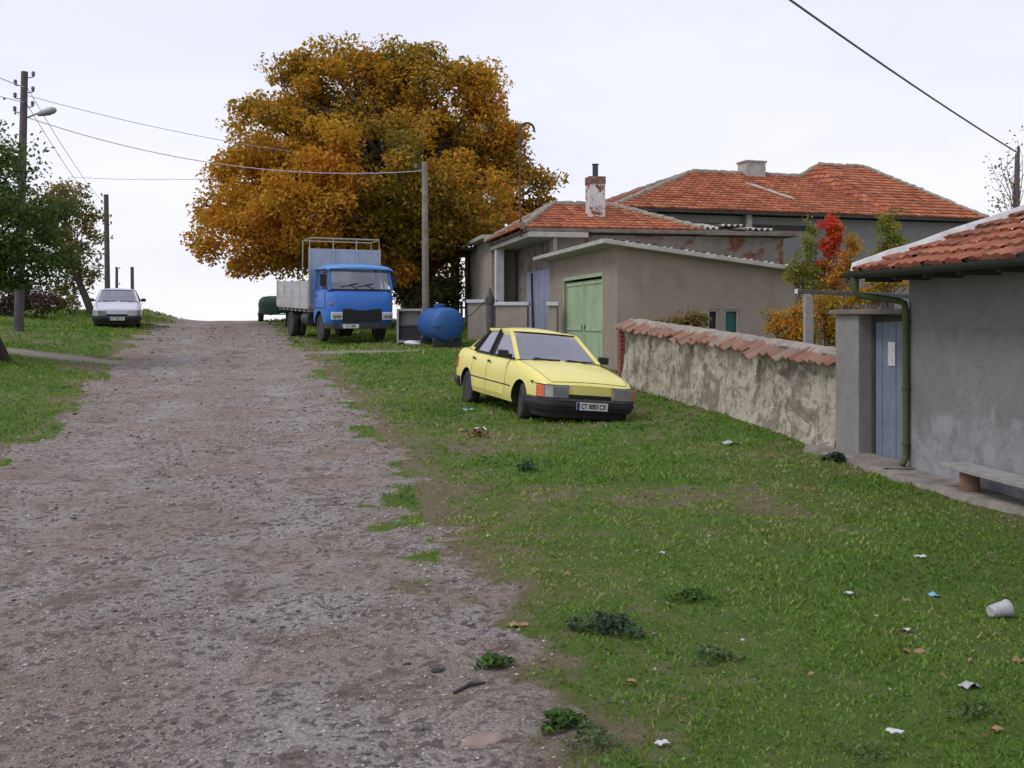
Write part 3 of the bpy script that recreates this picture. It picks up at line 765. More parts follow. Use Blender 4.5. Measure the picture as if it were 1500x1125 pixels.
    # seats and steering wheel seen through the glass
    for y in (.36, -.36):
        st = MB(); st.prism([(-.10, y-.22, .90), (-.10, y+.22, .90), (-.22, y+.20, 1.13), (-.22, y-.20, 1.13)], (-.10, 0, -.02)); st.box(-.34, -.25, y-.12, y+.12, 1.15, 1.27); st.box(-.31, -.28, y-.06, y+.06, 1.10, 1.17)
        st.build('seat', M['seat'], root, local=True, bevel=.03)
    st = MB(); st.prism([(-1.02, -.56, .93), (-1.02, .56, .93), (-1.15, .52, 1.10), (-1.15, -.52, 1.10)], (-.1, 0, 0)); st.build('rear_seat', M['seat'], root, local=True, bevel=.03)
    sw = MB(); c = Vector((.40, .36, .98)); ring = []
    for k in range(17):
        a = 2*math.pi*k/16; ring.append(c+Vector((-.06*math.sin(a)*1.0, .17*math.cos(a), .15*math.sin(a))))
    sw.tube(ring, .014, 6, cap=False); sw.bar(ring[0], ring[8], .03, .015); sw.build('steering_wheel', M['black'], root, local=True)
    ds_ = MB(); ds_.prism([(.80, -.68, .94), (.80, .68, .94), (.42, .66, .99), (.42, -.66, .99)], (0, 0, -.04)); ds_.build('dashboard', M['seat'], root, local=True)
    # bumpers: swept round the nose and the tail
    def sweep(plan, prof, name, mat):
        rows = []
        k = len(plan)
        for i, (x, y) in enumerate(plan):
            x0, y0 = plan[max(i-1, 0)]; x1, y1 = plan[min(i+1, k-1)]
            tx, ty = x1-x0, y1-y0; l = math.hypot(tx, ty); nx, ny = ty/l, -tx/l
            rows.append([(x+nx*o2, y+ny*o2, z) for o2, z in prof])
        q = MB(); q.grid([r+[r[0]] for r in rows]); q.add(rows[0], [tuple(range(len(prof)))]); q.add(rows[-1], [tuple(range(len(prof)))[::-1]])
        return q.build(name, mat, root, smooth=40, local=True)
    prof = [(-.05, .25), (-.02, .25), (.0, .275), (.005, .315), (.03, .325), (.036, .35), (.034, .385), (.028, .39), (.028, .40), (.034, .405), (.032, .42), (.012, .437), (-.03, .44)]
    front = [(1.63, -.825), (1.80, -.82), (1.95, -.79), (2.06, -.72), (2.115, -.56), (2.135, -.28), (2.14, 0), (2.135, .28), (2.115, .56), (2.06, .72), (1.95, .79), (1.80, .82), (1.63, .825)]
    sweep(front, prof, 'front_bumper', M['plastic'])
    sweep([(x-.035, y*.97) for x, y in front], [(-.07, .15), (-.05, .15), (-.02, .25), (-.07, .25)], 'air_dam', M['black'])
    rear = [(-1.60, .825), (-1.75, .82), (-1.90, .79), (-2.0, .72), (-2.05, .5), (-2.07, 0), (-2.05, -.5), (-2.0, -.72), (-1.90, -.79), (-1.75, -.82), (-1.60, -.825)]
    sweep(rear, prof, 'rear_bumper', M['plastic'])
    # lamps, grille
    for s in (1, -1):
        hl = MB(); hl.prism([(1.88, s*.37, .445), (2.125, s*.37, .445), (2.122, s*.50, .445), (2.110, s*.62, .445), (2.088, s*.702, .445), (2.071, s*.742, .445), (1.88, s*.742, .445)], (-.022, 0, .178)); hl.build('headlight', M['lamp'], root, local=True, bevel=.008)
        fr = MB(); fr.prism([(1.90, s*.36, .6225), (2.10, s*.36, .6225), (2.08, s*.65, .6225), (1.985, s*.79, .6225), (1.8, s*.80, .6225)], (-.012, 0, .014)); fr.build('headlight_trim', M['black'], root, local=True)
        am = MB(); am.prism([(1.93, s*.745, .445), (2.069, s*.746, .445), (2.040, s*.787, .445), (1.99, s*.820, .445), (1.93, s*.826, .445)], (-.02, 0, .175)); am.build('indicator', M['amber'] if amber else M['lamp'], root, local=True, bevel=.008)
        tl = MB(); tl.prism([(-1.9, s*.45, .58), (-2.06, s*.45, .58), (-2.05, s*.62, .58), (-2.0, s*.775, .58), (-1.8, s*.815, .58)], (.01, 0, .20)); tl.build('tail_light', M['amber'], root, local=True)
        rp = MB(); rp.box(1.70, 1.76, s*.822-.008, s*.822+.008, .63, .66); rp.build('side_repeater', M['black'], root, local=True)
    gr = MB(); gr.box(1.95, 2.088, -.352, .352, .445, .505)
    for k in range(2): gr.box(2.088, 2.096, -.34, .34, .458+k*.026, .468+k*.026)
    gr.build('grille', M['black'], root, local=True)
    number_plate(root, 2.178, .0, .345, plate, .52, .115)
    for x, st_ in ((1.27, steer), (-1.25, 0)):
        for s in (1, -1): wheel(root, x, s*.705, .287, .175, st_)
    return root

sedan('yellow_car', 'faded yellow four-door saloon with black bumper, parked on the grass verge', (.37, 17.35, gz(-.35, 17.2)-.072), math.atan2(-math.cos(R(21.5)), math.sin(R(21.5))), M['yellow'], 'CT 0083 CX', steer=R(-16), pitch=R(1.9), roll=R(-4.7))
sedan('white_car', 'white car facing the camera at the left edge of the dirt road near the crest', (-14.85, 38.6, gz(-14.85, 38.6)-.03), math.atan2(-math.cos(R(20)), math.sin(R(20))), M['whitecar'], 'CT 1907 TK', amber=False, pitch=R(2.0))

def truck(loc, rz, pitch):
    root = thing('flatbed_truck', 'old flatbed lorry with bright blue cab and grey drop-side bed under the walnut tree', 'truck', loc, rz); root.rotation_euler = (0, pitch, rz)
    B = lambda mb, n, m, p=root, **k: mb.build(n, m, p, local=True, **k)
    hw = .985
    rows = []
    for z, fx, w_ in ((.52, -.03, hw-.03), (.60, .0, hw), (.80, .035, hw), (1.0, .05, hw), (1.22, .035, hw), (1.40, -.01, hw), (1.47, -.05, hw-.02), (1.50, -.075, hw-.035)):
        half = [(-1.55, w_), (-1.52, w_), (-.9, w_), (-.28+fx, w_), (-.13+fx, w_-.03), (-.04+fx, w_-.11), (fx, w_-.24), (fx+.02, w_*.4), (fx+.025, 0)]
        rows.append([(x, y, z) for x, y in half]+[(x, -y, z) for x, y in half[-2::-1]])
    mb = MB(); mb.grid([r+[r[0]] for r in rows]); mb.add(rows[0], [tuple(range(len(rows[0])))]); mb.add(rows[-1], [tuple(range(len(rows[0])))])
    cab = B(mb, 'cab', [M['truckblue'], M['black']])
    cut = []
    for s in (1, -1):
        c = MB(); c.lathe([(.47, 0), (.47, .8)], (-.98, s*.62, .42), (0, s, 0), 32); q = c.build('arch', [M['black']], None); q.parent = root; cut.append(q)
    bpy.context.view_layer.update(); apply_bool(cab, cut)
    cab.data.polygons.foreach_set('use_smooth', [True]*len(cab.data.polygons)); cab.data.set_sharp_from_angle(angle=R(38))
    # cab pillars, roof
    F0 = (-.09, .93, 1.49); F1 = (-.27, .87, 2.14); D0 = (-.85, .955, 1.49); D1 = (-.87, .89, 2.14); K0 = (-1.5, .95, 1.49); K1 = (-1.5, .89, 2.14)
    pm = MB()
    for s in (1, -1):
        q = lambda p: Vector((p[0], p[1]*s, p[2]))
        pm.bar(q(F0), q(F1), .06, .075, (0, s, 0)); pm.bar(q(K0), q(K1), .09, .10, (0, s, 0)); pm.bar(q(D0), q(D1), .04, .05, (0, s, 0))
        pm.bar(q(F0)+Vector((-.02, s*.012, .01)), q(K0)+Vector((0, s*.01, .01)), .03, .05, (0, s, 0))
    pm.box(-1.53, -1.47, -.90, .90, 1.49, 1.62)
    B(pm, 'cab_pillar', M['truckblue'], bevel=.012)
    rr = []
    for x, zc in ((-1.56, 2.17), (-1.5, 2.21), (-1.2, 2.255), (-.7, 2.265), (-.35, 2.25), (-.2, 2.215), (-.12, 2.165)):
        rr.append([(x+.05*(1-v*v)*(1 if x > -.6 else 0), .985*v, zc-.06*v*v-.05*max(0, abs(v)-.85)/.15) for v in np.linspace(-1, 1, 15)])
    lo = [[(x, y, 2.10) for x, y, z in r] for r in rr]
    rf = MB(); rf.grid(rr); rf.grid(lo); rf.grid([rr[0], lo[0]]); rf.grid([rr[-1], lo[-1]]); rf.grid([[r[0] for r in rr], [r[0] for r in lo]]); rf.grid([[r[-1] for r in rr], [r[-1] for r in lo]])
    B(rf, 'cab_roof', M['truckroof'], smooth=40)
    g = MB(); g.grid([[(F0[0]+.05*(1-v*v), .91*v, 1.505) for v in np.linspace(-1, 1, 9)], [(F1[0]+.05*(1-v*v), .86*v, 2.12) for v in np.linspace(-1, 1, 9)]]); B(g, 'windscreen', M['truckglass'], smooth=60)
    sl = MB()
    sl.tube([(F0[0]+.05*(1-v*v)+.012, .91*v, 1.515) for v in np.linspace(-1, 1, 9)], .022, 6); sl.tube([(F1[0]+.05*(1-v*v)+.012, .86*v, 2.11) for v in np.linspace(-1, 1, 9)], .02, 6)
    B(sl, 'screen_seal', M['black'])
    g = MB(); g.prism([(-1.46, -.86, 1.62), (-1.46, .86, 1.62), (-1.46, .84, 2.08), (-1.46, -.84, 2.08)], (.005, 0, 0)); B(g, 'rear_window', M['truckglass'])
    for y in (.45, -.45):
        st = MB(); st.box(-1.28, -1.12, y-.24, y+.24, 1.2, 1.72); B(st, 'seat', M['seat'], bevel=.04)
    ds_ = MB(); ds_.box(-.45, -.14, -.86, .86, 1.38, 1.53); B(ds_, 'dashboard', M['seat'], bevel=.03)
    sw = MB(); c = Vector((-.50, .42, 1.62)); ring = [c+Vector((.13*math.sin(a), .21*math.cos(a), .15*math.sin(a))) for a in np.linspace(0, 2*math.pi, 17)]
    sw.tube(ring, .016, 6, cap=False); sw.bar(ring[0], ring[8], .03, .02); B(sw, 'steering_wheel', M['black'])
    for s in (1, -1):
        d = MB(); d.box(-1.42, -.36, s*hw-.004 if s > 0 else -hw-.010, hw+.010 if s > 0 else -hw+.004, .98, 1.44); dr = B(d, 'door', M['truckblue'], bevel=.008)
        w = MB(); w.prism([(-.33, s*.925, 1.53), (-.83, s*.945, 1.53), (-.85, s*.885, 2.10), (-.42, s*.865, 2.10)], (0, -s*.005, 0)); w.prism([(-.88, s*.945, 1.53), (-1.45, s*.94, 1.53), (-1.45, s*.885, 2.10), (-.89, s*.885, 2.10)], (0, -s*.005, 0)); B(w, 'window', M['truckglass'], dr)
        h = MB(); h.box(-1.35, -1.22, s*(hw+.022)-.012, s*(hw+.022)+.012, 1.30, 1.335); B(h, 'handle', M['black'], dr)
        sm = MB()
        for a, bq in (((-1.435, 1.0), (-1.435, 1.46)), ((-.345, 1.0), (-.345, 1.46)), ((-1.435, .965), (-.345, .965))): sm.bar((a[0], s*(hw+.002), a[1]), (bq[0], s*(hw+.002), bq[1]), .016, .016)
        B(sm, 'door_gap', M['black'])
        mr = MB(); mr.box(-.30, -.26, s*1.06-.09, s*1.06+.09, 1.60, 1.95); mr.tube([(-.28, s*.92, 2.02), (-.28, s*1.06, 1.97), (-.28, s*1.06, 1.60), (-.25, s*.95, 1.54)], .014, 6); B(mr, 'mirror', M['black'], bevel=.012)
        hl = MB(); hl.box(0, .085, s*.75-.16, s*.75+.16, .655, .875); hb = B(hl, 'headlight', M['palewhite'], bevel=.015)
        for k, yy in enumerate((s*.82, s*.69)):
            ln = MB(); ln.lathe([(.062, .0), (.060, .02), (.03, .028), (0, .03)], (.085, yy, .765), (1, 0, 0), 18); B(ln, 'lens', M['lamp'], hb, smooth=50)
        ind = MB(); ind.lathe([(.045, 0), (.042, .03), (0, .04)], (-.02, s*.9, 1.12), (1, s*.3, 0), 14); B(ind, 'indicator', M['amber'])
        stp = MB(); stp.box(-.45, -.30, s*.90-.08, s*.90+.08, .42, .46); B(stp, 'step', M['darksteel'])
    gr = MB(); gr.box(.0, .068, -.57, .57, .60, .975)
    for k in range(7): gr.box(.068, .082, -.56, .56, .63+k*.047, .648+k*.047)
    B(gr, 'grille', M['black'])
    bu = MB(); bu.prism([(-.35, -1.0, .40), (-.08, -1.0, .40), (.09, -.85, .40), (.11, 0, .40), (.09, .85, .40), (-.08, 1.0, .40), (-.35, 1.0, .40), (-.35, .9, .40), (0, .8, .40), (0, -.8, .40), (-.35, -.9, .40)], (0, 0, .17)); B(bu, 'bumper', M['darksteel'], bevel=.015)
    number_plate(root, .115, -.38, .475, 'CT 1004', .52, .115)
    for y in (.02, .5):
        wp = MB(); wp.tube([(-.02, y-.02, 1.49), (-.055, y-.2, 1.57), (-.07, y-.38, 1.66)], .011, 5); wp.bar((-.06, y-.62, 1.60), (-.05, y-.12, 1.70), .012, .02); B(wp, 'wiper', M['black'])
    # chassis, bed
    ch = MB()
    for s in (1, -1): ch.box(-5.6, -.4, s*.40-.05, s*.40+.05, .62, .82)
    for x in (-5.5, -4.2, -2.9, -1.9): ch.box(x-.05, x+.05, -.349, .349, .64, .80)
    ch.tube([(-4.35, -.8, .42), (-4.35, .8, .42)], .07, 8); ch.tube([(-.98, -.75, .42), (-.98, .75, .42)], .06, 8)
    B(ch, 'chassis', M['black'])
    fl = MB(); fl.box(-5.75, -1.74, -1.10, 1.10, .93, .985)
    for k in range(8): fl.box(-5.6+k*.52, -5.52+k*.52, -1.05, 1.05, .83, .928)
    B(fl, 'bed_floor', M['bedgrey'])
    def board(x0, y0, x1, y1, name='side_board'):
        q = MB(); p0, p1 = Vector((x0, y0, 0)), Vector((x1, y1, 0)); n_ = 3; d_ = p1-p0
        nrm = Vector((-d_.y, d_.x, 0)).normalized()
        for k in range(3):
            q.para(p0+Vector((0, 0, .99+k*.262))-nrm*.0125, d_, nrm*.025, (0, 0, .256))
        m = max(2, int(d_.length/.95))
        for k in range(m+1):
            c = p0+d_*(k/m)*.985+d_*.0075; q.para(c-d_.normalized()*.03-nrm*.03+Vector((0, 0, .97)), d_.normalized()*.06, nrm*.06, (0, 0, .83))
        return B(q, name, M['bedgrey'], bevel=.004)
    board(-5.74, -1.09, -3.78, -1.09); board(-3.74, -1.09, -1.78, -1.09); board(-5.74, 1.09, -3.78, 1.09); board(-3.74, 1.09, -1.78, 1.09); board(-5.76, -1.05, -5.76, 1.05, 'tail_board')
    hb = MB(); hb.box(-1.74, -1.70, -1.10, 1.10, .99, 2.73)
    for y in (-1.085, -.36, .36, 1.085): hb.box(-1.70, -1.655, y-.03, y+.03, .99, 2.735)
    B(hb, 'headboard', M['headboard'], bevel=.004)
    fr = MB()
    fr.tube([(-1.72, -1.08, 2.7), (-1.72, -1.08, 3.04), (-1.72, 1.08, 3.04), (-1.72, 1.08, 2.7)], .022, 8)
    for y in (-.36, .36): fr.tube([(-1.72, y, 2.7), (-1.72, y, 3.04)], .02, 8)
    fr.tube([(-1.72, -1.08, 3.03), (-2.5, -1.08, 2.98), (-2.52, -1.08, 1.8)], .018, 8); fr.tube([(-1.72, 1.08, 3.03), (-2.5, 1.08, 2.98), (-2.52, 1.08, 1.8)], .018, 8); fr.tube([(-2.5, -1.08, 2.98), (-2.5, 1.08, 2.98)], .018, 8)
    B(fr, 'rack_frame', M['frame'], smooth=40)
    for s in (1, -1):
        wheel(root, -.98, s*.84, .40, .21, rimmat='darksteel'); wheel(root, -4.35, s*.90, .40, .21, rimmat='darksteel'); wheel(root, -4.35, s*.66, .40, .20, rimmat='darksteel')
        mf = MB(); mf.box(-4.95, -4.93, s*.78-.22, s*.78+.22, .28, .82); B(mf, 'mudflap', M['black'])
        mg = MB(); mg.grid([[(-4.35+.5*math.cos(a), y, .42+.47*math.sin(a)) for a in np.linspace(.35, 2.8, 10)] for y in (s*.52, s*1.02)]); B(mg, 'mudguard', M['darksteel'])
    ft = MB(); ft.lathe([(.0, 0), (.2, 0), (.23, .03), (.23, .72), (.2, .75), (0, .75)], (-3.0, -.78, .62), (1, 0, 0), 20); B(ft, 'fuel_tank', M['darksteel'], smooth=40)
    return root
tx, ty = -4.32, 29.4
truck((tx, ty, gz(tx-1.2, ty+2.3)-.06), math.atan2(-math.cos(R(26)), math.sin(R(26))), R(1.6))

# ================================================================== BUILDINGS
class Frame:
    """plan frame: origin (x, y), unit vector a, unit vector b"""
    def __init__(s, o, a, b): s.o = o; la = math.hypot(*a); lb = math.hypot(*b); s.a = (a[0]/la, a[1]/la); s.b = (b[0]/lb, b[1]/lb)
    def __call__(s, a, b, z): return Vector((s.o[0]+s.a[0]*a+s.b[0]*b, s.o[1]+s.a[1]*a+s.b[1]*b, z))
    def box(s, mb, a0, a1, b0, b1, z0, z1, m=0, z1b=None):
        """z1b: top height at b1 if sloping"""
        z1b = z1 if z1b is None else z1b
        vs = [s(a0, b0, z0), s(a1, b0, z0), s(a1, b1, z0), s(a0, b1, z0), s(a0, b0, z1), s(a1, b0, z1), s(a1, b1, z1b), s(a0, b1, z1b)]
        mb.add(vs, [(0, 3, 2, 1), (4, 5, 6, 7), (0, 1, 5, 4), (1, 2, 6, 5), (2, 3, 7, 6), (3, 0, 4, 7)], m)
    def plan(s, x, y):
        dx, dy = x-s.o[0], y-s.o[1]; det = s.a[0]*s.b[1]-s.a[1]*s.b[0]
        return ((dx*s.b[1]-dy*s.b[0])/det, (dy*s.a[0]-dx*s.a[1])/det)
def hit_plane(px, py, p, nrm):
    o = Vector((0, 0, EYE)); d = Vector(((px-750)/1500, 1, (466-py)/1500)); n = Vector(nrm)
    return o+d*((Vector(p)-o).dot(n)/d.dot(n))

def tile_roof(mb, O, e, s, poly, tw=.215, th=.31, amp=.022, lift=.035, m=0, jit=.012, sag=0., skip=0.0):
    """clay pan tiles in courses over the convex polygon poly given in (u along eave, v up slope)"""
    O = Vector(O); e = Vector(e).normalized(); s = Vector(s).normalized(); nrm = e.cross(s)
    if nrm.z < 0: nrm = -nrm
    vmin, vmax = min(p[1] for p in poly), max(p[1] for p in poly)
    def span(v):
        xs = []
        k = len(poly)
        for i in range(k):
            (u0, v0), (u1, v1) = poly[i], poly[(i+1) % k]
            if abs(v1-v0) < 1e-9:
                if abs(v-v0) < 1e-6: xs += [u0, u1]
                continue
            t = (v-v0)/(v1-v0)
            if -1e-6 <= t <= 1+1e-6: xs.append(u0+(u1-u0)*t)
        return (min(xs), max(xs)) if xs else None
    rows = int(math.ceil((vmax-vmin)/th-1e-6))
    for j in range(rows):
        v0 = vmin+j*th; v1 = min(v0+th, vmax)
        a, b = span(v0+1e-5), span(v1-1e-5)
        if not a or not b: continue
        i0, i1 = int(math.floor(min(a[0], b[0])/tw)), int(math.ceil(max(a[1], b[1])/tw))
        jr = random.gauss(0, .003)
        for i in range(i0, i1):
            if skip and random.random() < skip: continue
            tl = lift+random.gauss(0, .006); dv = random.gauss(0, jit); du = random.gauss(0, .004); tint = min(1, max(0, random.gauss(.5, .24)))
            low, up, front = [], [], []
            ok = True
            for k in range(6):
                f = k/5; u = (i+f)*tw+du
                h = amp*(.5-.5*math.cos(2*math.pi*f))+(.010 if f > .9 else 0)
                sg = -sag*math.sin(math.pi*min(1, max(0, (u-a[0])/max(a[1]-a[0], .1))))
                ul = min(max(u, a[0]), a[1]); uu = min(max(u, b[0]), b[1])
                low.append(O+e*ul+s*(v0-.03+dv)+nrm*(h+tl+jr+sg)); up.append(O+e*uu+s*v1+nrm*(h*.9+.004+sg)); front.append(O+e*ul+s*(v0-.03+dv)+nrm*(h*.6-.004+jr+sg))
            if (low[0]-low[-1]).length < .01 and (up[0]-up[-1]).length < .01: continue
            mb.grid([front, low, up], m, tint)
def cap(mb, p, q, r=.10, seg=.36, m=0, lump=.02, n=7):
    """ridge / hip capping: overlapping half-round tiles bedded in mortar"""
    p, q = Vector(p), Vector(q); L = (q-p).length; k = max(2, int(L/seg)); pts, rad = [], []
    for i in range(k):
        for f in (0.02, .5, .98):
            c = p.lerp(q, (i+f)/k); pts.append(c+Vector((random.gauss(0, lump*.3), random.gauss(0, lump*.3), random.gauss(0, lump*.4)))); rad.append(r*(1.14-.2*f)+random.gauss(0, lump*.5))
    mb.tube(pts, rad, n, m, random.random())

# ---- near house with the tiled roof (right edge)
H = Frame((4.28, 11.03), (.13, -1), (1, .13))            # a along the facade towards the camera, b inwards
near = thing('house', 'low grey rendered house with clay tiled roof and dark gutter at the right edge', 'house', (4.28, 11.03, -.1))
mb = MB()
nzv = 40
rows = []
def facade_bump(a, z): return .02*(float(fbm(a*1.2, z*1.2, 301, 3))-.5)
for z in np.linspace(-.4, 2.10, 26): rows.append([H(a, facade_bump(a, z), z) for a in np.linspace(0, 8, 60)])
mb.grid(rows)
H.box(mb, 0, 8, .02, 5.5, -.4, 2.10)
mb.build('wall', M['nearhouse'], near, smooth=40)
SL = .43; ov = .45; e0, e1_ = -.35, 8.3; t0, t1 = -ov, 5.9; zE = 2.12; half = (t1-t0)/2; zR = zE+SL*half
A3 = Vector((H.a[0], H.a[1], 0)); B3 = Vector((H.b[0], H.b[1], 0))
mb = MB(); Ls = math.hypot(half, half*SL)
up1 = (B3+Vector((0, 0, SL))); up2 = (-B3+Vector((0, 0, SL))); upE = A3+Vector((0, 0, SL)); upF = -A3+Vector((0, 0, SL))
LEN = e1_-e0; NT = dict(tw=.185, th=.245, amp=.03, lift=.034, jit=.02)
tile_roof(mb, H(e0, t0, zE), A3, up1, [(0, 0), (LEN, 0), (LEN-half, Ls), (half, Ls)], sag=.02, **NT)
tile_roof(mb, H(e0, t1, zE), A3, up2, [(0, 0), (LEN, 0), (LEN-half, Ls), (half, Ls)])
tile_roof(mb, H(e0, t0, zE), B3, upE, [(0, 0), (t1-t0, 0), (half, Ls)])
tile_roof(mb, H(e1_, t0, zE), B3, upF, [(0, 0), (t1-t0, 0), (half, Ls)])
nroof = mb.build('roof', M['tilenear'], near, smooth=50, recalc=False)
mb = MB()
def lumpy_strip(p, q, w, hgt, k, seed):
    p, q = Vector(p), Vector(q); d_ = (q-p).normalized(); sd_ = d_.cross(Vector((0, 0, 1))).normalized(); rows = []
    for i in range(k+1):
        f = i/k; c = p.lerp(q, f); ww = w*(.7+.9*float(fbm(f*9, 0, seed, 3))); hh = hgt*(.7+.6*float(fbm(f*14, 3, seed, 3)))
        rr_ = []
        for j in range(9):
            v = j/4-1
            rr_.append(c+sd_*ww*v*(1+.35*(float(fbm(f*22, j*1.7, seed+3, 2))-.5))+Vector((0, 0, hh*(1-v*v)-.06*v*v-.02*abs(v))))
        rows.append(rr_)
    mb.grid(rows)
lumpy_strip(H(e0-.02, t0-.02, zE+.05), H(e0+half, t0+half, zR+.06), .050, .045, 60, 401)
lumpy_strip(H(e0-.02, t1+.02, zE+.05), H(e0+half, t0+half, zR+.06), .060, .055, 60, 402)
lumpy_strip(H(e0+half, t0+half, zR+.06), H(e1_-half, t0+half, zR+.06), .060, .055, 40, 403)
lumpy_strip(H(e1_, t0, zE+.05), H(e1_-half, t0+half, zR+.06), .060, .055, 60, 404)
rc_ = mb.build('ridge_cap', M['mortar'], nroof, smooth=60); rc_['label'] = 'rough white mortar along the hips and ridge'
mb = MB()
H.box(mb, e0+.03, e1_-.03, t0+.03, t1-.03, zE-.075, zE-.02)
for k in range(14):
    a = -.2+k*.6; mb.bar(H(a, t0+.06, zE-.10), H(a, .01, zE-.10), .07, .05)
mb.build('soffit', M['darkwood'], near)
mb = MB()
rows = []
for a in np.linspace(e0-.08, e1_+.05, 24):
    rows.append([H(a, t0-.055+.06*math.cos(w), zE-.02-.012*0+.06*math.sin(w)-.004*a) for w in np.linspace(math.pi, 2*math.pi, 9)])
mb.grid(rows); rows2 = [[p+Vector((0, 0, -.006))*1 for p in r] for r in rows]; mb.grid(rows2)
mb.bar(H(e0, t0-.0, zE-.035), H(e1_, t0-.0, zE-.035), .025, .11)
for k in range(12): mb.bar(H(e0+.1+k*.75, t0-.12, zE-.01), H(e0+.1+k*.75, t0+.03, zE-.01), .02, .012)
mb.build('gutter', M['gutter'], near, smooth=40)
mb = MB()
gA = -.24
mb.tube([H(gA, t0-.055, zE-.05), H(gA, t0-.055, zE-.19), H(gA+.02, t0-.03, zE-.27), H(-.06, -.10, zE-.33), H(.0, -.055, zE-.36), H(.015, -.05, zE-.45), H(.02, -.05, 1.0), H(.02, -.05, .10), H(.03, -.10, .02)], [.045, .045, .04, .036, .036, .036, .036, .036, .034], 12)
for z in (1.55, .85, .25): mb.lathe([(.040, -.02), (.044, 0), (.040, .02)], H(.02, -.05, z), (0, 0, 1), 12)
dp = mb.build('drainpipe', M['moss'], near, smooth=40); dp['label'] = 'mossy green drainpipe at the corner of the house'

# ---- concrete apron in front of the house
mb = MB(); rows = []
for a in np.linspace(-.12, 8, 70):
    w_ = .24+.30*float(fbm(a*1.7, 0, 500, 4)); r_ = []
    for t in (-w_-.06, -w_, -w_*.66, -w_*.33, .05):
        p = H(a, t, 0); p.z = gz(p.x, p.y)+(.045+.03*(float(fbm(a*3, t*3, 501, 3))-.5) if t > -w_-.03 else -.05); r_.append(p)
    rows.append(r_)
mb.grid(rows); M['apron'] = simple('worn_apron', (.23, .205, .18), .97, var=.3, scale=6, bumpy=.8, bscale=45, dirt=(.12, .10, .075), dirtamt=.85, dscale=4)
ap = mb.build('pavement', M['apron'], None, smooth=60); ap['kind'] = 'structure'

# ---- bench: plank on cut logs
bl = H(1.3, -.2, 0); bzz = gz(bl.x, bl.y)+.04
bench = thing('bench', 'rough plank bench resting on cut log stumps in front of the grey house', 'bench', (bl.x, bl.y, bzz))
mb = MB(); f0, f1 = H(1.22, -.36, bzz+.19), H(4.2, -.36, bzz+.19)
mb.para(f0, f1-f0, B3*.27, (0, 0, .045)); mb.build('seat', M['plank'], bench, bevel=.006)
for a in (1.50, 3.6):
    p = H(a, -.225, bzz); mb = MB(); mb.lathe([(.088, 0), (.094, .01), (.086, .10), (.090, .18), (.084, .19)], p, (.03, .02, 1), 16); mb.build('leg', M['log'], bench, smooth=40)

# ---- gate between wall and house
GW = Frame((4.075, 11.97), (.217, -1), (1, .217))        # a towards the camera
gz_ = -.07
gate = thing('gate', 'narrow faded blue board gate set back beside a grey rendered pillar', 'gate', (4.075, 11.97, gz_))
mb = MB(); rows = []
GW.box(mb, -.52, 0, -.03, .30, -.35, 1.64); mb.build('pillar', M['pillar'], gate, bevel=.015)
mb = MB(); GW.box(mb, -.58, .98, -.09, .46, 1.643, 1.70); lt = mb.build('cap_slab', M['weatherboard'], gate, bevel=.01)
mb = MB(); GW.box(mb, 0.003, .06, .14, .20, -.1, 1.64); GW.box(mb, .88, .94, .14, .20, -.1, 1.64); GW.box(mb, .06, .88, .14, .20, 1.56, 1.64); mb.build('frame', M['darkwood'], gate)
mb = MB(); 
for k in range(6): GW.box(mb, .065+k*.136, .065+k*.136+.130, .155+.004*(k % 2), .185+.004*(k % 2), -.02, 1.555)
GW.box(mb, .07, .87, .186, .21, .25, .35); GW.box(mb, .07, .87, .186, .21, 1.2, 1.3)
door = mb.build('door', M['bluedoor'], gate, bevel=.004)
mb = MB(); GW.box(mb, .33, .47, .146, .1505, 1.06, 1.33); nt_ = mb.build('notice', M['paper'], door); nt_['label'] = 'white paper notice pinned to the gate'
mb = MB(); mb.tube([GW(.74, .15, .80), GW(.74, .10, .80), GW(.68, .10, .80)], .011, 6); mb.build('handle', M['black'], door)
mb = MB(); rows = []
for a in np.linspace(-.62, 1.1, 16):
    r_ = []
    for t in (-.42, -.38, -.2, .0, .14):
        p = GW(a, t+.05*(float(fbm(a*3, 0, 520, 2))-.5)*(1 if t < 0 else 0), 0); p.z = gz(p.x, p.y)+(-.06 if t < -.40 else .055+.03*(float(fbm(a*4, t*4, 521, 3))-.5)); r_.append(p)
    rows.append(r_)
mb.grid(rows); st_ = mb.build('step', M['apron'], gate, smooth=60)

# ---- garden wall
WN, WF = Vector((3.96, 12.5, 0)), Vector((2.22, 20.5, 0))
wdir = (WF-WN).normalized(); win = Vector((wdir.y, -wdir.x, 0)); WL = (WF-WN).length
def wbase(s): p = WN+wdir*s; return -.035+.049*(p.y-12.5)
gw = thing('garden_wall', 'flaking beige garden wall topped with weathered clay tiles behind the yellow car', 'wall', (WN.x, WN.y, -.05))
mb = MB(); rows = []
for f in np.linspace(-.35, 1.0, 46):
    r_ = []
    for s in np.linspace(-.02, WL, 150):
        zb = wbase(s); z = zb+f*1.10 if f > 0 else zb+f
        prof_ = .05*math.exp(-max(0, f)/.15)
        dsp = .085*(float(fbm(s*1.3, f*1.6, 601, 4))-.5)+.05*(float(fbm(s*5, f*5, 611, 3))-.5)-prof_
        p = WN+wdir*s+win*(dsp+.02*math.sin(s*.9)); r_.append((p.x, p.y, z))
    rows.append(r_)
mb.grid(rows)
back = MB()
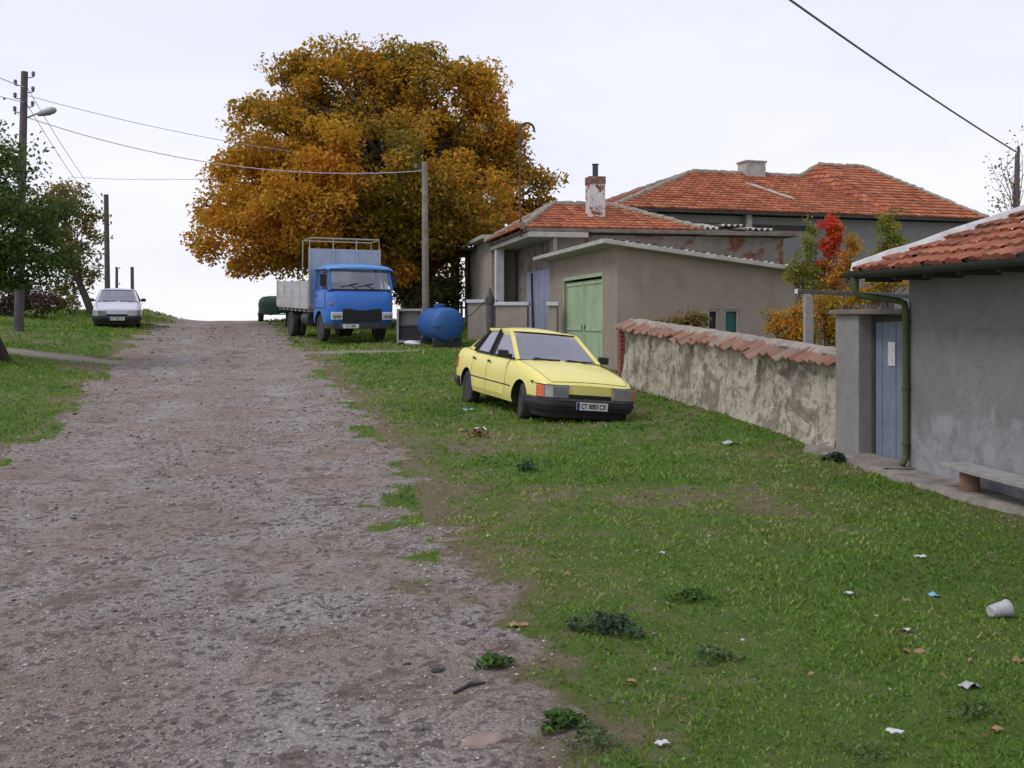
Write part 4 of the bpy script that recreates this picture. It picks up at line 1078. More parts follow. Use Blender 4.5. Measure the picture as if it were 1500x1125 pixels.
for s0, s1 in ((0, WL),):
    a, bq = WN+wdir*s0+win*.10, WN+wdir*s1+win*.10
    mb.add([(a.x, a.y, -.5), (bq.x, bq.y, -.1), (bq.x, bq.y, wbase(s1)+1.1), (a.x, a.y, wbase(s0)+1.1)]+[((p+win*.22).x, (p+win*.22).y, z) for p, z in ((a, -.5), (bq, -.1), (bq, wbase(s1)+1.1), (a, wbase(s0)+1.1))],
           [(0, 1, 2, 3), (4, 5, 6, 7), (0, 1, 5, 4), (1, 2, 6, 5), (2, 3, 7, 6), (3, 0, 4, 7)])
# flaking mud plaster material
wm, nt, b = newmat('flaking_plaster')
tcn = N(nt, 'ShaderNodeTexCoord').outputs['Object']
mp = N(nt, 'ShaderNodeMapping', {'Vector': tcn, 'Scale': (1.6, 1.6, .8)}).outputs[0]
c = mix(nt, rng_(nt, noise(nt, 1.6, 6, .65, tcn, .4), .35, .65), (.56, .50, .405), (.70, .64, .53))
c = mix(nt, rng_(nt, noise(nt, 1.7, 8, .74, tcn, .6), .49, .57, 0, .85), c, (.27, .225, .18))
c = mix(nt, rng_(nt, noise(nt, 6, 8, .75, tcn, .4), .49, .62, 0, .8), c, (.15, .125, .105))
c = mix(nt, rng_(nt, noise(nt, 3.3, 7, .7, tcn, .5), .62, .70, 0, .8), c, (.50, .46, .40))
c = mix(nt, rng_(nt, noise(nt, 2.0, 5, .6, tcn), .66, .74, 0, .6), c, (.26, .12, .08))
c = mix(nt, rng_(nt, noise(nt, 40, 5, .7, tcn), .42, .75, 0, .55), c, (.15, .125, .10))
nt.links.new(c, b.inputs['Base Color']); b.inputs['Roughness'].default_value = .97; b.inputs['Specular IOR Level'].default_value = .1
hh = N(nt, 'ShaderNodeMath', {0: noise(nt, 8, 7, .7, tcn, .5), 1: noise(nt, 40, 4, .7, tcn)}, operation='ADD').outputs[0]
bump(nt, b, hh, .9, .035)
mb.build('masonry', wm, gw, smooth=60)
def wpt(s, t, z): p = WN+wdir*s+win*t; return Vector((p.x, p.y, wbase(s)+z))
mb = MB()
es = (wpt(WL, 0, 0)-wpt(0, 0, 0)); 
tile_roof(mb, wpt(-.02, -.13, 1.02), es, (win+Vector((0, 0, .55))), [(0, 0), (WL*1.0+.05, 0), (WL+.05, .33), (0, .33)], tw=.17, th=.33, amp=.05, lift=.03, jit=.05)
tile_roof(mb, wpt(-.02, .50, 1.02), es, (-win+Vector((0, 0, .5))), [(0, 0), (WL+.05, 0), (WL+.05, .33), (0, .33)], tw=.18, th=.33, amp=.045, lift=.03, jit=.02)
cp = mb.build('coping', M['tileold'], gw, smooth=50, recalc=False)
mb = MB(); rows = []
for i in range(121):
    s = -.02+(WL+.06)*i/120; r_ = []
    for j, (t, z) in enumerate(((.02, 1.10), (.07, 1.185), (.15, 1.245), (.24, 1.25), (.34, 1.16))):
        r_.append(wpt(s, t+.22*(float(fbm(s*3.5, j*.9, 640, 4))-.5), z+.06*(float(fbm(s*4.2, j*.8, 641, 4))-.5)))
    rows.append(r_)
mb.grid(rows); mb.build('mortar_bed', M['greymortar'], cp, smooth=60)
mb = MB()
for k in range(14):
    z0 = -.1+k*.085; a = wpt(WL+.003, -.06+.01*(k % 2), z0); mb.para(a, wdir*(.13+.02*(k % 2)), win*.36, (0, 0, .074), 0, random.random())
mb.build('brick_pier', M['redbrick'], gw, bevel=.008)

# ---- pergola beam and post behind the wall
p0, p1 = PX(1171, 427, 14.6), PX(1330, 434, 13.6); pp = PX(1184, 470, 14.5)
perg = thing('pergola', 'dark thin garden beam on a grey post beside the gate pillar', 'pergola', (pp.x, pp.y, gz(pp.x, pp.y)))
mb = MB(); mb.bar(p0, p1, .09, .06); mb.build('beam', M['darksteel'], perg, bevel=.006)
mb = MB(); mb.bar(p0-(p1-p0).normalized()*.05, p0-(p1-p0).normalized()*.003, .095, .065); mb.build('beam_end', M['palewhite'], perg)
mb = MB(); mb.bar((pp.x, pp.y, gz(pp.x, pp.y)-.3), (pp.x, pp.y, p0.z-.04), .12, .12, (0, 1, 0)); mb.build('post', M['concrete'], perg, bevel=.01)

# ---- garage with green doors
G = Frame((2.36, 23.0), (-.2, .98), (.98, .2))           # a up the street, b inwards
gb = .30
gar = thing('garage', 'grey-brown rendered garage with a sloping slab roof and wide pale green doors', 'garage', (2.36, 23.0, .35))
GL, GWd = 6.0, 4.35; da0, da1 = 1.12, 4.70; dz0, dz1 = .30, 2.60
mb = MB()
rt = lambda t: 3.20-.125*t
def wall_seg(a0, a1, b0, b1, z0, z1, z1b=None): G.box(mb, a0, a1, b0, b1, z0, z1, 0, z1b)
wall_seg(0, da0, 0, .22, -.2, rt(0)); wall_seg(da1, GL, 0, .22, -.2, rt(0)); wall_seg(da0, da1, 0, .22, dz1, rt(0))
# side wall facing the camera with two small openings
wpn = Vector((-G.a[0], -G.a[1], 0))
w1a = G.plan(*hit_plane(1037, 455, G(0, 0, 0), wpn)[:2])[1]; w1b = G.plan(*hit_plane(1053, 455, G(0, 0, 0), wpn)[:2])[1]
w2a = G.plan(*hit_plane(1061, 455, G(0, 0, 0), wpn)[:2])[1]; w2b = G.plan(*hit_plane(1083, 455, G(0, 0, 0), wpn)[:2])[1]
wz0, wz1 = 1.12, 1.80
for b0, b1 in ((.22, w1a), (w1b, w2a), (w2b, GWd)): G.box(mb, 0, .2, b0, b1, -.2, rt(b0), 0, rt(b1))
for b0, b1 in ((w1a, w1b), (w2a, w2b)): G.box(mb, 0, .2, b0, b1, -.2, wz0); G.box(mb, 0, .2, b0, b1, wz1, rt(b0), 0, rt(b1))
G.box(mb, GL-.2, GL, .22, GWd, -.2, rt(.22), 0, rt(GWd)); G.box(mb, .2, GL-.2, GWd-.2, GWd, -.2, rt(GWd-.2), 0, rt(GWd))
mb.build('wall', M['garage'], gar)
for (b0, b1), mt in (((w1a, w1b), 'black'), ((w2a, w2b), 'teal')):
    mb = MB(); G.box(mb, .10, .13, b0+.003, b1-.003, wz0+.003, wz1-.003)
    wd = mb.build('window', M[mt], gar)
    mb = MB(); G.box(mb, .03, .09, b0+.003, b0+.045, wz0+.003, wz1-.003); G.box(mb, .03, .09, b1-.045, b1-.003, wz0+.003, wz1-.003); G.box(mb, .03, .09, b0+.045, b1-.045, wz1-.045, wz1-.003); G.box(mb, -.03, .09, b0+.045, b1-.045, wz0+.003, wz0+.04)
    mb.build('frame', M['slab'], wd)
mb = MB(); z_ = 3.215
for a0, a1, b0, b1, z0, th_ in ((-.35, GL+.75, -.42, GWd+.55, 0, .10),):
    vs = []
    for dz in (0, th_):
        for a, bq in ((a0, b0), (a1, b0), (a1, b1), (a0, b1)): vs.append(G(a, bq, rt(bq)+.006+dz))
    mb.add(vs, [(3, 2, 1, 0), (4, 5, 6, 7), (0, 1, 5, 4), (1, 2, 6, 5), (2, 3, 7, 6), (3, 0, 4, 7)])
groof = mb.build('roof', M['slab'], gar, bevel=.012)
mb = MB(); rows = []
for bq in np.linspace(-.30, GWd+.45, 70):
    rows.append([G(a, bq, rt(bq)+.135+.03*math.sin(bq*36)+.01*math.sin(a*3)) for a in np.linspace(-.25, GL+.5, 12)])
mb.grid(rows); mb.grid([[p+Vector((0, 0, -.012)) for p in r] for r in rows]); q = mb.build('roof_sheet', M['asbestos'], groof, smooth=60); q['label'] = 'grey corrugated sheeting laid on the slab'
leafw = (da1-da0)/2
for k in range(2):
    a0 = da0+.02+k*leafw; a1 = da0+leafw-.012+k*leafw-(.02 if k else 0)
    mb = MB(); G.box(mb, a0, a1, .06, .10, dz0+.05, dz1-.06)
    for z in (dz0+.10, dz0+.98, dz1-.16): G.box(mb, a0+.005, a1-.005, .035, .0585, z, z+.07)
    for a in (a0+.005, a1-.065): G.box(mb, a, a+.06, .036, .0588, dz0+.06, dz1-.07)
    for i in range(1, 8): a = a0+(a1-a0)*i/8; G.box(mb, a-.006, a+.006, .052, .0592, dz0+.08, dz1-.09)
    dl = mb.build('door_leaf', M['greendoor'], gar, bevel=.004)
    mb = MB(); ah = a1-.12 if k == 0 else a0+.12; G.box(mb, ah-.02, ah+.02, .015, .034, dz0+1.0, dz0+1.14); mb.build('handle', M['rust'], dl)
mb = MB(); G.box(mb, da0-.05, da1+.05, -.03, .0, dz1-.005, dz1+.08); G.box(mb, da0-.06, da0, -.02, .0, dz0-.2, dz1); G.box(mb, da1, da1+.06, -.02, .0, dz0-.2, dz1); q = mb.build('door_frame', M['greendoor'], gar)

# ---- bungalow with chimney, porch and rear wing
E = Frame((.29, 29.0), (.98, .196), (-.196, .98))        # a across (right), b up the street
bun = thing('bungalow', 'old brown bungalow with hipped tile roof, brick chimney and open porch', 'house', (.29, 29.0, .8))
A3 = Vector((E.a[0], E.a[1], 0)); B3 = Vector((E.b[0], E.b[1], 0))
zE = 4.19; ER, RD = 5.4, 3.0; zRg = 5.17; ra0, ra1 = 1.62, 3.55
mb = MB()
E.box(mb, 1.02, 8.1, .28, .5, 0, 4.02); E.box(mb, 1.02, 1.22, .5, 6, 0, 4.02, 0); E.box(mb, 1.22, 8.1, 5.8, 6, 0, 4.02); E.box(mb, 7.9, 8.1, .5, 5.8, 0, 4.02)
mb.build('wall', M['brickpatch'], bun)
mb = MB(); sl = RD; hz = zRg-zE
up = B3*RD+Vector((0, 0, hz)); Lf = up.length
tile_roof(mb, E(0, 0, zE), A3, up, [(0, 0), (ER, 0), (ra1, Lf), (ra0, Lf)], tw=.24, th=.33)
upb = -B3*RD+Vector((0, 0, hz)); tile_roof(mb, E(0, 6, zE), A3, upb, [(0, 0), (ER, 0), (ra1, Lf), (ra0, Lf)], tw=.24, th=.33)
upl = A3*ra0+Vector((0, 0, hz)); tile_roof(mb, E(0, 0, zE), B3, upl, [(0, 0), (6, 0), (3.01, upl.length), (2.99, upl.length)], tw=.24, th=.33)
upr = -A3*(ER-ra1)+Vector((0, 0, hz)); tile_roof(mb, E(ER, 0, zE), B3, upr, [(0, 0), (6, 0), (3.01, upr.length), (2.99, upr.length)], tw=.24, th=.33)
broof = mb.build('roof', M['tile'], bun, smooth=50, recalc=False)
mb = MB()
Z3 = Vector((0, 0, .05))
for p, q in ((E(0, 0, zE), E(ra0, 3, zRg)), (E(0, 6, zE), E(ra0, 3, zRg)), (E(ra0, 3, zRg), E(ra1, 3, zRg)), (E(ER, 0, zE), E(ra1, 3, zRg)), (E(ER, 6, zE), E(ra1, 3, zRg))): cap(mb, p+Z3*.6, q+Z3*.6, .095)
q = mb.build('ridge_cap', M['greymortar'], broof, smooth=50)
mb = MB(); mb.box(0, 1, 0, 1, 0, 1) if 0 else None
E.box(mb, .12, ER+.05, -.10, 6.1, 4.06, 4.165); E.box(mb, ER+.06, 8.45, -.10, 6.1, 4.04, 4.15)
mb.build('eave_slab', M['weatherboard'], bun, bevel=.01)
mb = MB()                                                # broken corrugated sheets lying on the flat part
for k in range(3):
    rows = []
    for x in np.linspace(5.2+k*.78, 6.05+k*.78, 26): rows.append([E(x, y, 4.24+.04*math.sin(x*34)+.05*k*.6+.22*y*.5+.08*math.sin(k*2+y)) for y in np.linspace(.05-.05*k, 1.6, 8)])
    mb.grid(rows); mb.grid([[p+Vector((0, 0, -.012)) for p in r] for r in rows])
q = mb.build('roof_sheet', M['asbestos'], bun, smooth=60); q['label'] = 'broken grey corrugated sheets on the flat roof end'
# chimney
cpt = hit_plane(872, 300, E(0, 1.5, 0), -B3); ca, cb = E.plan(cpt.x, cpt.y)
mb = MB(); rows = []
E.box(mb, ca-.24, ca+.24, 1.26, 1.74, 4.3, 5.638)
ch = mb.build('chimney', plaster('chimney_lime', (.50, .47, .46), (.62, .60, .60), (.35, .30, .28), .5, patch=(.25, .085, .06), patchlim=(.54, .60), scale=1.7), broof)
mb = MB(); E.box(mb, ca-.255, ca+.255, 1.245, 1.755, 5.64, 5.86); M['oldbrick'] = simple('sooty_brick', (.15, .06, .045), .95, var=.4, scale=14, bumpy=.6, dirt=(.35, .31, .29), dirtamt=.6, dscale=5); mb.build('chimney_cap', M['oldbrick'], ch)
mb = MB(); cc = E(ca, 1.5, 5.86); mb.lathe([(.085, 0), (.085, .36), (.105, .37), (.105, .40), (.0, .41)], cc, (0, 0, 1), 14); mb.build('flue', M['darksteel'], ch, smooth=40)
# porch: slab carried by a whitewashed column, recessed wall with a lilac metal door
mb = MB(); E.box(mb, .16, 1.9, -.16, 6.2, 3.90, 4.045); mb.build('porch_roof', M['slab'], bun, bevel=.012)
mb = MB(); E.box(mb, .20, .48, 5.2, 5.5, .6, 3.898); mb.build('porch_column', M['palewhite'], bun, bevel=.015)
mb = MB(); E.box(mb, .975, 1.015, .42, 3.9, 1.0, 3.06)
for k in range(4): E.box(mb, .962, .973, .5+k*.84, .58+k*.84, 1.02, 3.05)
dr = mb.build('porch_door', M['lilacdoor'], bun)
mb = MB(); p0 = E(.93, 2.75, 1.0); mb.tube([p0, p0+Vector((-.05, 0, 2.0))], .035, 8); mb.build('door_bar', M['black'], dr)
mb = MB(); E.box(mb, .90, 1.016, -.02, .40, .3, 3.895); mb.build('porch_pier', M['garage'], bun)
mb = MB(); E.box(mb, .40, .50, 5.52, 6.1, .5, 3.895); E.box(mb, .5, 1.016, 6.0, 6.1, .5, 3.895); mb.build('porch_wall', M['bungalow'], bun)
# rear wing
mb = MB(); E.box(mb, .22, 3.0, 6.12, 12.2, .4, 4.3); mb.build('rear_wall', M['bungalow'], bun)
mb = MB(); E.box(mb, -.15, 3.3, 5.95, 9.2, 4.306, 4.44); mb.build('rear_roof', M['slab'], bun, bevel=.01)
mb = MB(); E.box(mb, -.42, 3.3, 9.21, 14.2, 4.14, 4.24); q = mb.build('rear_eave', M['darkwood'], bun)
mb = MB(); p = E(.16, 10.9, 0); mb.tube([(p.x, p.y, 1.0), (p.x, p.y, 4.12)], .05, 8); mb.build('drainpipe', M['black'], bun)
for bq in (12.6, 13.9):
    mb = MB(); E.box(mb, -.1, .06, bq, bq+.16, .8, 4.138); mb.build('post', M['darkwood'], bun)
mb = MB()
for bq in (12.9, 13.3, 13.6): E.box(mb, -.04, .0, bq, bq+.22, 1.0, 2.2)
for z in (1.3, 1.9, 2.6, 3.2): E.box(mb, .01, .05, 12.77, 13.89, z, z+.12)
mb.build('slatted_screen', M['darkwood'], bun)

# ---- bent pipe on the bungalow roof
pt0 = PX(763, 322, 29.6); top = PX(762, 196, 29.6)
pipe = thing('bent_pipe', 'tall thin pipe with a hooked top standing at the corner of the bungalow roof', 'pipe', (pt0.x, pt0.y, 3.9))
mb = MB(); pts = [Vector((pt0.x, pt0.y, 3.95)), pt0.lerp(top, .5)+Vector((-.02, 0, 0)), top]
mb.tube(pts, .028, 8); mb.build('mast', M['rust'], pipe, smooth=40)
mb = MB(); r_ = .20; c = top+Vector((r_, 0, .12)); arc = [top+Vector((0, 0, .004))]+[c+Vector((-r_*math.cos(a), 0, r_*math.sin(a)*.95)) for a in np.linspace(0, 3.45, 14)]
mb.tube(arc, .034, 8); mb.lathe([(.05, -.09), (.055, 0), (.05, .09)], top+Vector((0, 0, -.2)), (0, 0, 1), 10); mb.build('hook', M['darksteel'], pipe, smooth=50)

# ---- low masonry fence in front of the porch
fx = [(.98, 27.4, .23), (-.12, 29.4, .9), (-1.05, 31.2, .8)]
fence = thing('porch_fence', 'low grey masonry fence with pale capped piers in front of the porch', 'fence', (.2, 29.2, gz(.2, 29.2)))
for i, (x, y, wd_) in enumerate(fx):
    g0 = gz(x, y)-.2; mb = MB(); mb.para((x-wd_/2+.1, y, g0), (wd_, -.2*wd_, 0), (.06, .24, 0), (0, 0, (1.93 if i == 0 else 1.86+.1*i)-g0)); f_ = mb.build('pier', M['bungalow'], fence, bevel=.01)
    mb = MB(); zt_ = (1.933 if i == 0 else 1.863+.1*i); mb.para((x-wd_/2+.1-.05, y-.05, zt_), (wd_+.1, -.2*wd_, 0), (.06, .34, 0), (0, 0, .10)); mb.build('pier_cap', M['palewhite'], f_, bevel=.01)
for (x0, y0), (x1, y1) in (((.75, 27.9), (.35, 28.9)), ((-.6, 30.3), (-.75, 30.6))):
    mb = MB(); g0 = gz(x0, y0); mb.bar((x0, y0, g0+.25), (x1, y1, g0+.3), .15, .6); mb.build('panel', M['bungalow'], fence)

# ---- big house behind
K = Frame((3.7, 37.0), (.958, .287), (-.287, .958))
big = thing('two_storey_house', 'large grey two-storey house under a broad red tiled roof behind the garage', 'house', (3.7, 37.0, 1.0))
A3 = Vector((K.a[0], K.a[1], 0)); B3 = Vector((K.b[0], K.b[1], 0))
zE = 5.645; s1 = .373; t1 = 6.29; z1 = zE+s1*t1; sB = .462; z2 = zE+sB*t1; AE = 16.35
mb = MB()
K.box(mb, .6, 15.9, .62, .9, 0, 5.5); K.box(mb, .6, .88, .9, 11.9, 0, 5.5); K.box(mb, .6, 15.9, 11.9, 12.2, 0, 5.5); K.box(mb, 15.6, 15.9, .9, 11.9, 0, 5.5)
mb.build('wall', M['bighouse'], big)
mb = MB()
up = B3*t1+Vector((0, 0, z1-zE)); Lu = up.length
tile_roof(mb, K(0, 0, zE), A3, up, [(0, 0), (12.1, 0), (11.7, Lu), (t1, Lu)], tw=.27, th=.40, amp=.03, lift=.05)
upb = B3*t1+Vector((0, 0, z2-zE)); Lb = upb.length
tile_roof(mb, K(0, 0, zE), A3, upb, [(12.0, 0), (AE, 0), (15.0, Lb), (12.6, Lb)], tw=.27, th=.40, amp=.03, lift=.05)
upw = -B3*t1+Vector((0, 0, z1-zE)); tile_roof(mb, K(0, 2*t1, zE), A3, upw, [(0, 0), (12.1, 0), (11.7, Lu), (t1, Lu)], tw=.27, th=.40, amp=.03, lift=.05)
upw = -B3*t1+Vector((0, 0, z2-zE)); tile_roof(mb, K(0, 2*t1, zE), A3, upw, [(12.0, 0), (AE, 0), (15.0, Lb), (12.6, Lb)], tw=.27, th=.40, amp=.03, lift=.05)
upl = A3*t1+Vector((0, 0, z1-zE)); tile_roof(mb, K(0, 0, zE), B3, upl, [(0, 0), (2*t1, 0), (t1+.01, upl.length), (t1-.01, upl.length)], tw=.27, th=.40)
upr = -A3*(AE-15)+Vector((0, 0, z2-zE)); tile_roof(mb, K(AE, 0, zE), B3, upr, [(0, 0), (2*t1, 0), (t1+.01, upr.length), (t1-.01, upr.length)], tw=.27, th=.40)
O_ = K(12.05, 0, zE); P1_ = K(11.7, t1, z1); P2_ = K(12.6, t1, z2); q_ = O_.lerp(P2_, (z1-zE)/(z2-zE)); ev = (q_-P1_).normalized(); nv = (P1_-O_).cross(P2_-O_).normalized(); sv = nv.cross(ev)
if sv.z < 0: sv = -sv
tile_roof(mb, O_, ev, sv, [((p-O_).dot(ev), (p-O_).dot(sv)) for p in (O_, P2_, P1_)], tw=.27, th=.40, amp=.03, lift=.05)
kroof = mb.build('roof', M['tile'], big, smooth=50, recalc=False)
mb = MB(); Z3 = Vector((0, 0, .07))
caps = [(K(0, 0, zE), K(t1, t1, z1)), (K(0, 2*t1, zE), K(t1, t1, z1)), (K(t1, t1, z1), K(11.7, t1, z1)), (K(11.65, t1, z1), K(12.6, t1, z2)), (K(12.6, t1, z2), K(15, t1, z2)), (K(AE, 0, zE), K(15, t1, z2)), (K(AE, 2*t1, zE), K(15, t1, z2))]
for p, q in caps: cap(mb, p+Z3*.5, q+Z3*.5, .105, .42)
mb.build('ridge_cap', M['greymortar'], kroof, smooth=50)
mb = MB(); vs = [K(11.7, t1-.05, z1-.1), K(12.6, t1-.05, z1-.1), K(12.6, t1-.05, z2)]; mb.prism(vs, B3*.1)
mb.build('roof_step', M['greymortar'], kroof)
mp0 = hit_plane(1115, 277, K(0, 3.4, 0), -B3); ma = K.plan(mp0.x, mp0.y)[0]
mb = MB(); lumps = [K(ma-.25+.75*f, 4.3-2.6*f, zE+s1*(4.3-2.6*f)+.09) for f in np.linspace(0, 1, 8)]; mb.tube(lumps, [.02, .05, .07, .04, .06, .04, .07, .03], 7)
q = mb.build('mortar_patch', M['slab'], kroof, smooth=60)
mb = MB(); K.box(mb, .1, AE-.1, .1, 2*t1-.1, zE-.10, zE-.02); mb.bar(K(.02, .02, zE-.05), K(AE, .02, zE-.05), .05, .16); mb.build('eave', M['darkwood'], big)
for px in (1096, 957):
    p = hit_plane(px, 325, K(0, .45, 0), -B3); a = K.plan(p.x, p.y)[0]; mb = MB(); K.box(mb, a-.12, a+.12, .36, .60, 2.8, zE-.11); mb.build('post', M['slab'], big)
mb = MB(); K.box(mb, .62, 8.6, .58, .618, 5.0, 5.2); mb.build('wall_band', M['darkwood'], big)
p = hit_plane(1101, 250, K(0, t1, 0), -B3); a = K.plan(p.x, p.y)[0]
mb = MB(); K.box(mb, a-.48, a+.48, t1-.4, t1+.4, z1-.35, z1+.50); c_ = mb.build('chimney', M['slab'], kroof, bevel=.02)
mb = MB(); K.box(mb, a-.52, a+.52, t1-.44, t1+.44, z1+.503, z1+.58); mb.build('chimney_cap', M['concrete'], c_)

# ================================================================== POLES, WIRES, YARD THINGS
def upole(x, y, top, base_r, top_r, label, lean=(0, 0), ins=(), group=None, mat='pole', name='utility_pole', cat='pole'):
    g = gz(x, y); t = thing(name, label, cat, (x, y, g), 0, group)
    mb = MB(); pts = [(x, y, g-.4), (x+lean[0]*.5, y+lean[1]*.5, (g+top)/2), (x+lean[0], y+lean[1], top)]
    mb.tube(pts, [base_r, (base_r+top_r)/2, top_r], 12); mb.build('shaft', M[mat], t, smooth=40)
    for dz, s in ins:
        f = (top-dz-g)/(top-g); c = Vector((x+lean[0]*f, y+lean[1]*f, top-dz)); q = MB(); e = c+Vector((s*.26, 0, .02))
        q.tube([c+Vector((s*top_r*.7, 0, 0)), e, e+Vector((0, 0, .06))], .014, 6); q.lathe([(.03, 0), (.055, .03), (.04, .06), (.055, .09), (.045, .13), (.02, .15), (0, .15)], e+Vector((0, 0, .02)), (0, 0, 1), 10)
        q.build('insulator', M['insul'], t, smooth=40)
    return t
P1 = Vector((-14.46, 30.0, 0)); P1top = PX(36, 105, 30)
lp = upole(P1.x, P1.y, P1top.z, .145, .095, 'tall dark lamp pole with insulators and a curved lamp arm at the left', (P1top.x-P1.x, 0), [(.18, 1), (.42, -1), (.62, 1), (.80, -1), (1.05, 1), (1.2, -1)], name='lamp_pole', cat='lamp pole')
mb = MB(); a0 = PX(40, 172, 30); a1 = PX(55, 166, 30); mb.tube([a0, a1, PX(62, 165.5, 30)], .028, 8); arm = mb.build('lamp_arm', M['steel'], lp, smooth=40)
mb = MB(); ax = (PX(82, 161, 30)-PX(56, 168, 30)); c0 = PX(54, 168, 30)
mb.lathe([(.0, 0), (.05, .02), (.085, .15), (.115, .35), (.10, .5), (.05, .58), (0, .6)], c0, ax, 14); lm = mb.build('lamp_head', M['steel'], lp, smooth=50)
P2 = PX(158, 440, 58); P2t = PX(155.5, 285, 58)
upole(P2.x, P2.y, P2t.z, .16, .13, 'second utility pole rising behind the white car', (P2t.x-P2.x, 0), [(.1, -1), (.5, -1), (.9, -1), (1.3, 1), (1.7, 1)], 'poles over the crest')
P3 = PX(171, 440, 92); P3t = PX(171, 391, 92); upole(P3.x, P3.y, P3t.z, .15, .12, 'short distant pole with a bracket, left of the pair over the crest', (0, 0), [(.2, 1), (1.6, 1)], 'poles over the crest')
P4 = PX(195, 440, 88); P4t = PX(193.5, 391, 88); upole(P4.x, P4.y, P4t.z, .16, .14, 'short distant bare pole, right of the pair over the crest', (P4t.x-P4.x, 0), (), 'poles over the crest')
P5 = PX(624, 470, 31.2); P5t = PX(622, 237, 31.2); upole(P5.x, P5.y, P5t.z, .12, .085, 'weathered grey-brown pole standing between the lorry and the blue tank', (P5t.x-P5.x, 0), [(.25, -1)], mat='greypole')
P6 = PX(1491, 460, 25.5); P6t = PX(1492, 214, 25.5); upole(P6.x, P6.y, P6t.z, .04, .032, 'thin dark pole carrying the thick cable at the far right edge', (P6t.x-P6.x, 0), [], mat='pole')
def wire(p, q, sag, r, label, mat='wire', n=24):
    p, q = Vector(p), Vector(q); pts = [p.lerp(q, i/n)-Vector((0, 0, sag*4*(i/n)*(1-i/n))) for i in range(n+1)]
    mb = MB(); mb.tube(pts, r, 5); o = mb.build('power_cable', M[mat], None, smooth=60); return tag(o, label, 'cable', 'overhead cables')
wire(PX(1491, 224, 25.4), PX(760, -290, 10.5), .12, .019, 'thick dark overhead cable slanting across the top right sky')
wire(PX(40, 140, 30), PX(430, 222, 37), .15, .010, 'upper pale cable from the lamp pole into the walnut tree', 'palewire')
wire(PX(40, 172, 30), PX(621, 250, 31.2), .62, .013, 'sagging lower cable from the lamp pole to the grey pole', 'palewire')
wire(PX(36, 128, 30), PX(-160, 40, 16), .05, .011, 'upper cable leaving the frame left of the lamp pole', 'palewire')
wire(PX(36, 150, 30), PX(-160, 90, 16), .05, .011, 'lower cable leaving the frame left of the lamp pole', 'palewire')
wire(PX(38, 125, 30), PX(154, 300, 58), .25, .010, 'upper cable between the lamp pole and the next pole', 'palewire')
wire(PX(38, 150, 30), PX(154, 318, 58), .25, .010, 'lower cable between the lamp pole and the next pole', 'palewire')
wire(PX(100, 259, 50), PX(330, 261, 45), .10, .013, 'nearly level far cable reaching the walnut tree from the left', 'palewire')

# blue tank on a cradle
tc_ = PX(656, 471, 28.4); tr_ = .47; g = gz(tc_.x, tc_.y)
tk = thing('water_tank', 'bright blue cylindrical water tank lying on a low cradle beside the bungalow', 'tank', (tc_.x, tc_.y, g))
ax = Vector((-.42, .90, 0)).normalized(); zc = 1.42
mb = MB(); c = Vector((tc_.x, tc_.y, zc))-ax*.1
mb.lathe([(0, -.10), (.2, -.09), (.36, -.05), (.44, .0), (tr_, .04), (tr_, .5), (tr_+.012, .51), (tr_+.012, .56), (tr_, .57), (tr_, 1.3), (.44, 1.36), (.3, 1.42), (0, 1.45)], c, ax, 40)
sh = mb.build('tank_shell', M['tank'], tk, smooth=35)
mb = MB(); sd_ = ax.cross(Vector((0, 0, 1))); p = c-ax*.06
mb.bar(p-sd_*.49+Vector((0, 0, -.06)), p+sd_*.49+Vector((0, 0, -.06)), .03, .035); mb.build('weld_band', M['darksteel'], tk)
mb = MB(); q = c+ax*.75; mb.lathe([(.15, .46), (.15, .54), (.17, .54), (.17, .57), (0, .59)], q, (0, 0, 1), 18); mb.build('filler_lid', M['tank'], tk, smooth=40)
for f in (.15, 1.1):
    mb = MB(); p = c+ax*f; mb.para(p-sd_*.42-ax*.05+Vector((0, 0, g-.05-zc)), sd_*.84, ax*.1, (0, 0, zc-g-.31)); mb.build('cradle', M['darksteel'], tk)
mb = MB(); p = c-ax*.10+Vector((0, 0, -.34)); mb.tube([p+ax*.08, p-ax*.10, p-ax*.10+Vector((0, 0, -.12))], .03, 8); mb.build('tap', M['black'], tk)

# open grey cabinet between lorry and tank
cx = PX(602, 470, 29.6); g = gz(cx.x, cx.y)
cab_ = thing('metal_cabinet', 'open grey metal cabinet with dark inside standing left of the blue tank', 'cabinet', (cx.x, cx.y, g))
mb = MB()
mb.box(cx.x-.38, cx.x-.32, cx.y-.3, cx.y+.3, g-.02, g+1.0); mb.box(cx.x+.32, cx.x+.38, cx.y-.3, cx.y+.3, g-.02, g+1.0); mb.box(cx.x-.32, cx.x+.32, cx.y-.3, cx.y+.3, g+.93, g+1.0); mb.box(cx.x-.32, cx.x+.32, cx.y-.3, cx.y+.3, g+.02, g+.10); mb.box(cx.x-.32, cx.x+.32, cx.y+.24, cx.y+.28, g+.10, g+.93)
mb.build('casing', M['steel'], cab_, bevel=.008)
mb = MB(); mb.box(cx.x-.315, cx.x+.315, cx.y-.22, cx.y+.2, g+.50, g+.53); mb.build('shelf', M['darksteel'], cab_)
mb = MB(); mb.box(cx.x-.31, cx.x+.31, cx.y-.2, cx.y+.15, g+.105, g+.45); mb.build('drawer', M['black'], cab_, bevel=.01)
# pale sack by the cabinet
sx_, sy_ = PX(604, 490, 28.9).x, 28.9
mb = MB(); mb.lathe([(0, -.03), (.2, -.02), (.26, .05), (.2, .11), (.08, .14), (0, .145)], (sx_, sy_, gz(sx_, sy_)), (.1, .05, 1), 14); o = mb.build('sack', M['palewhite'], None, smooth=60); tag(o, 'small pale sack lying in the grass below the grey cabinet', 'sack')
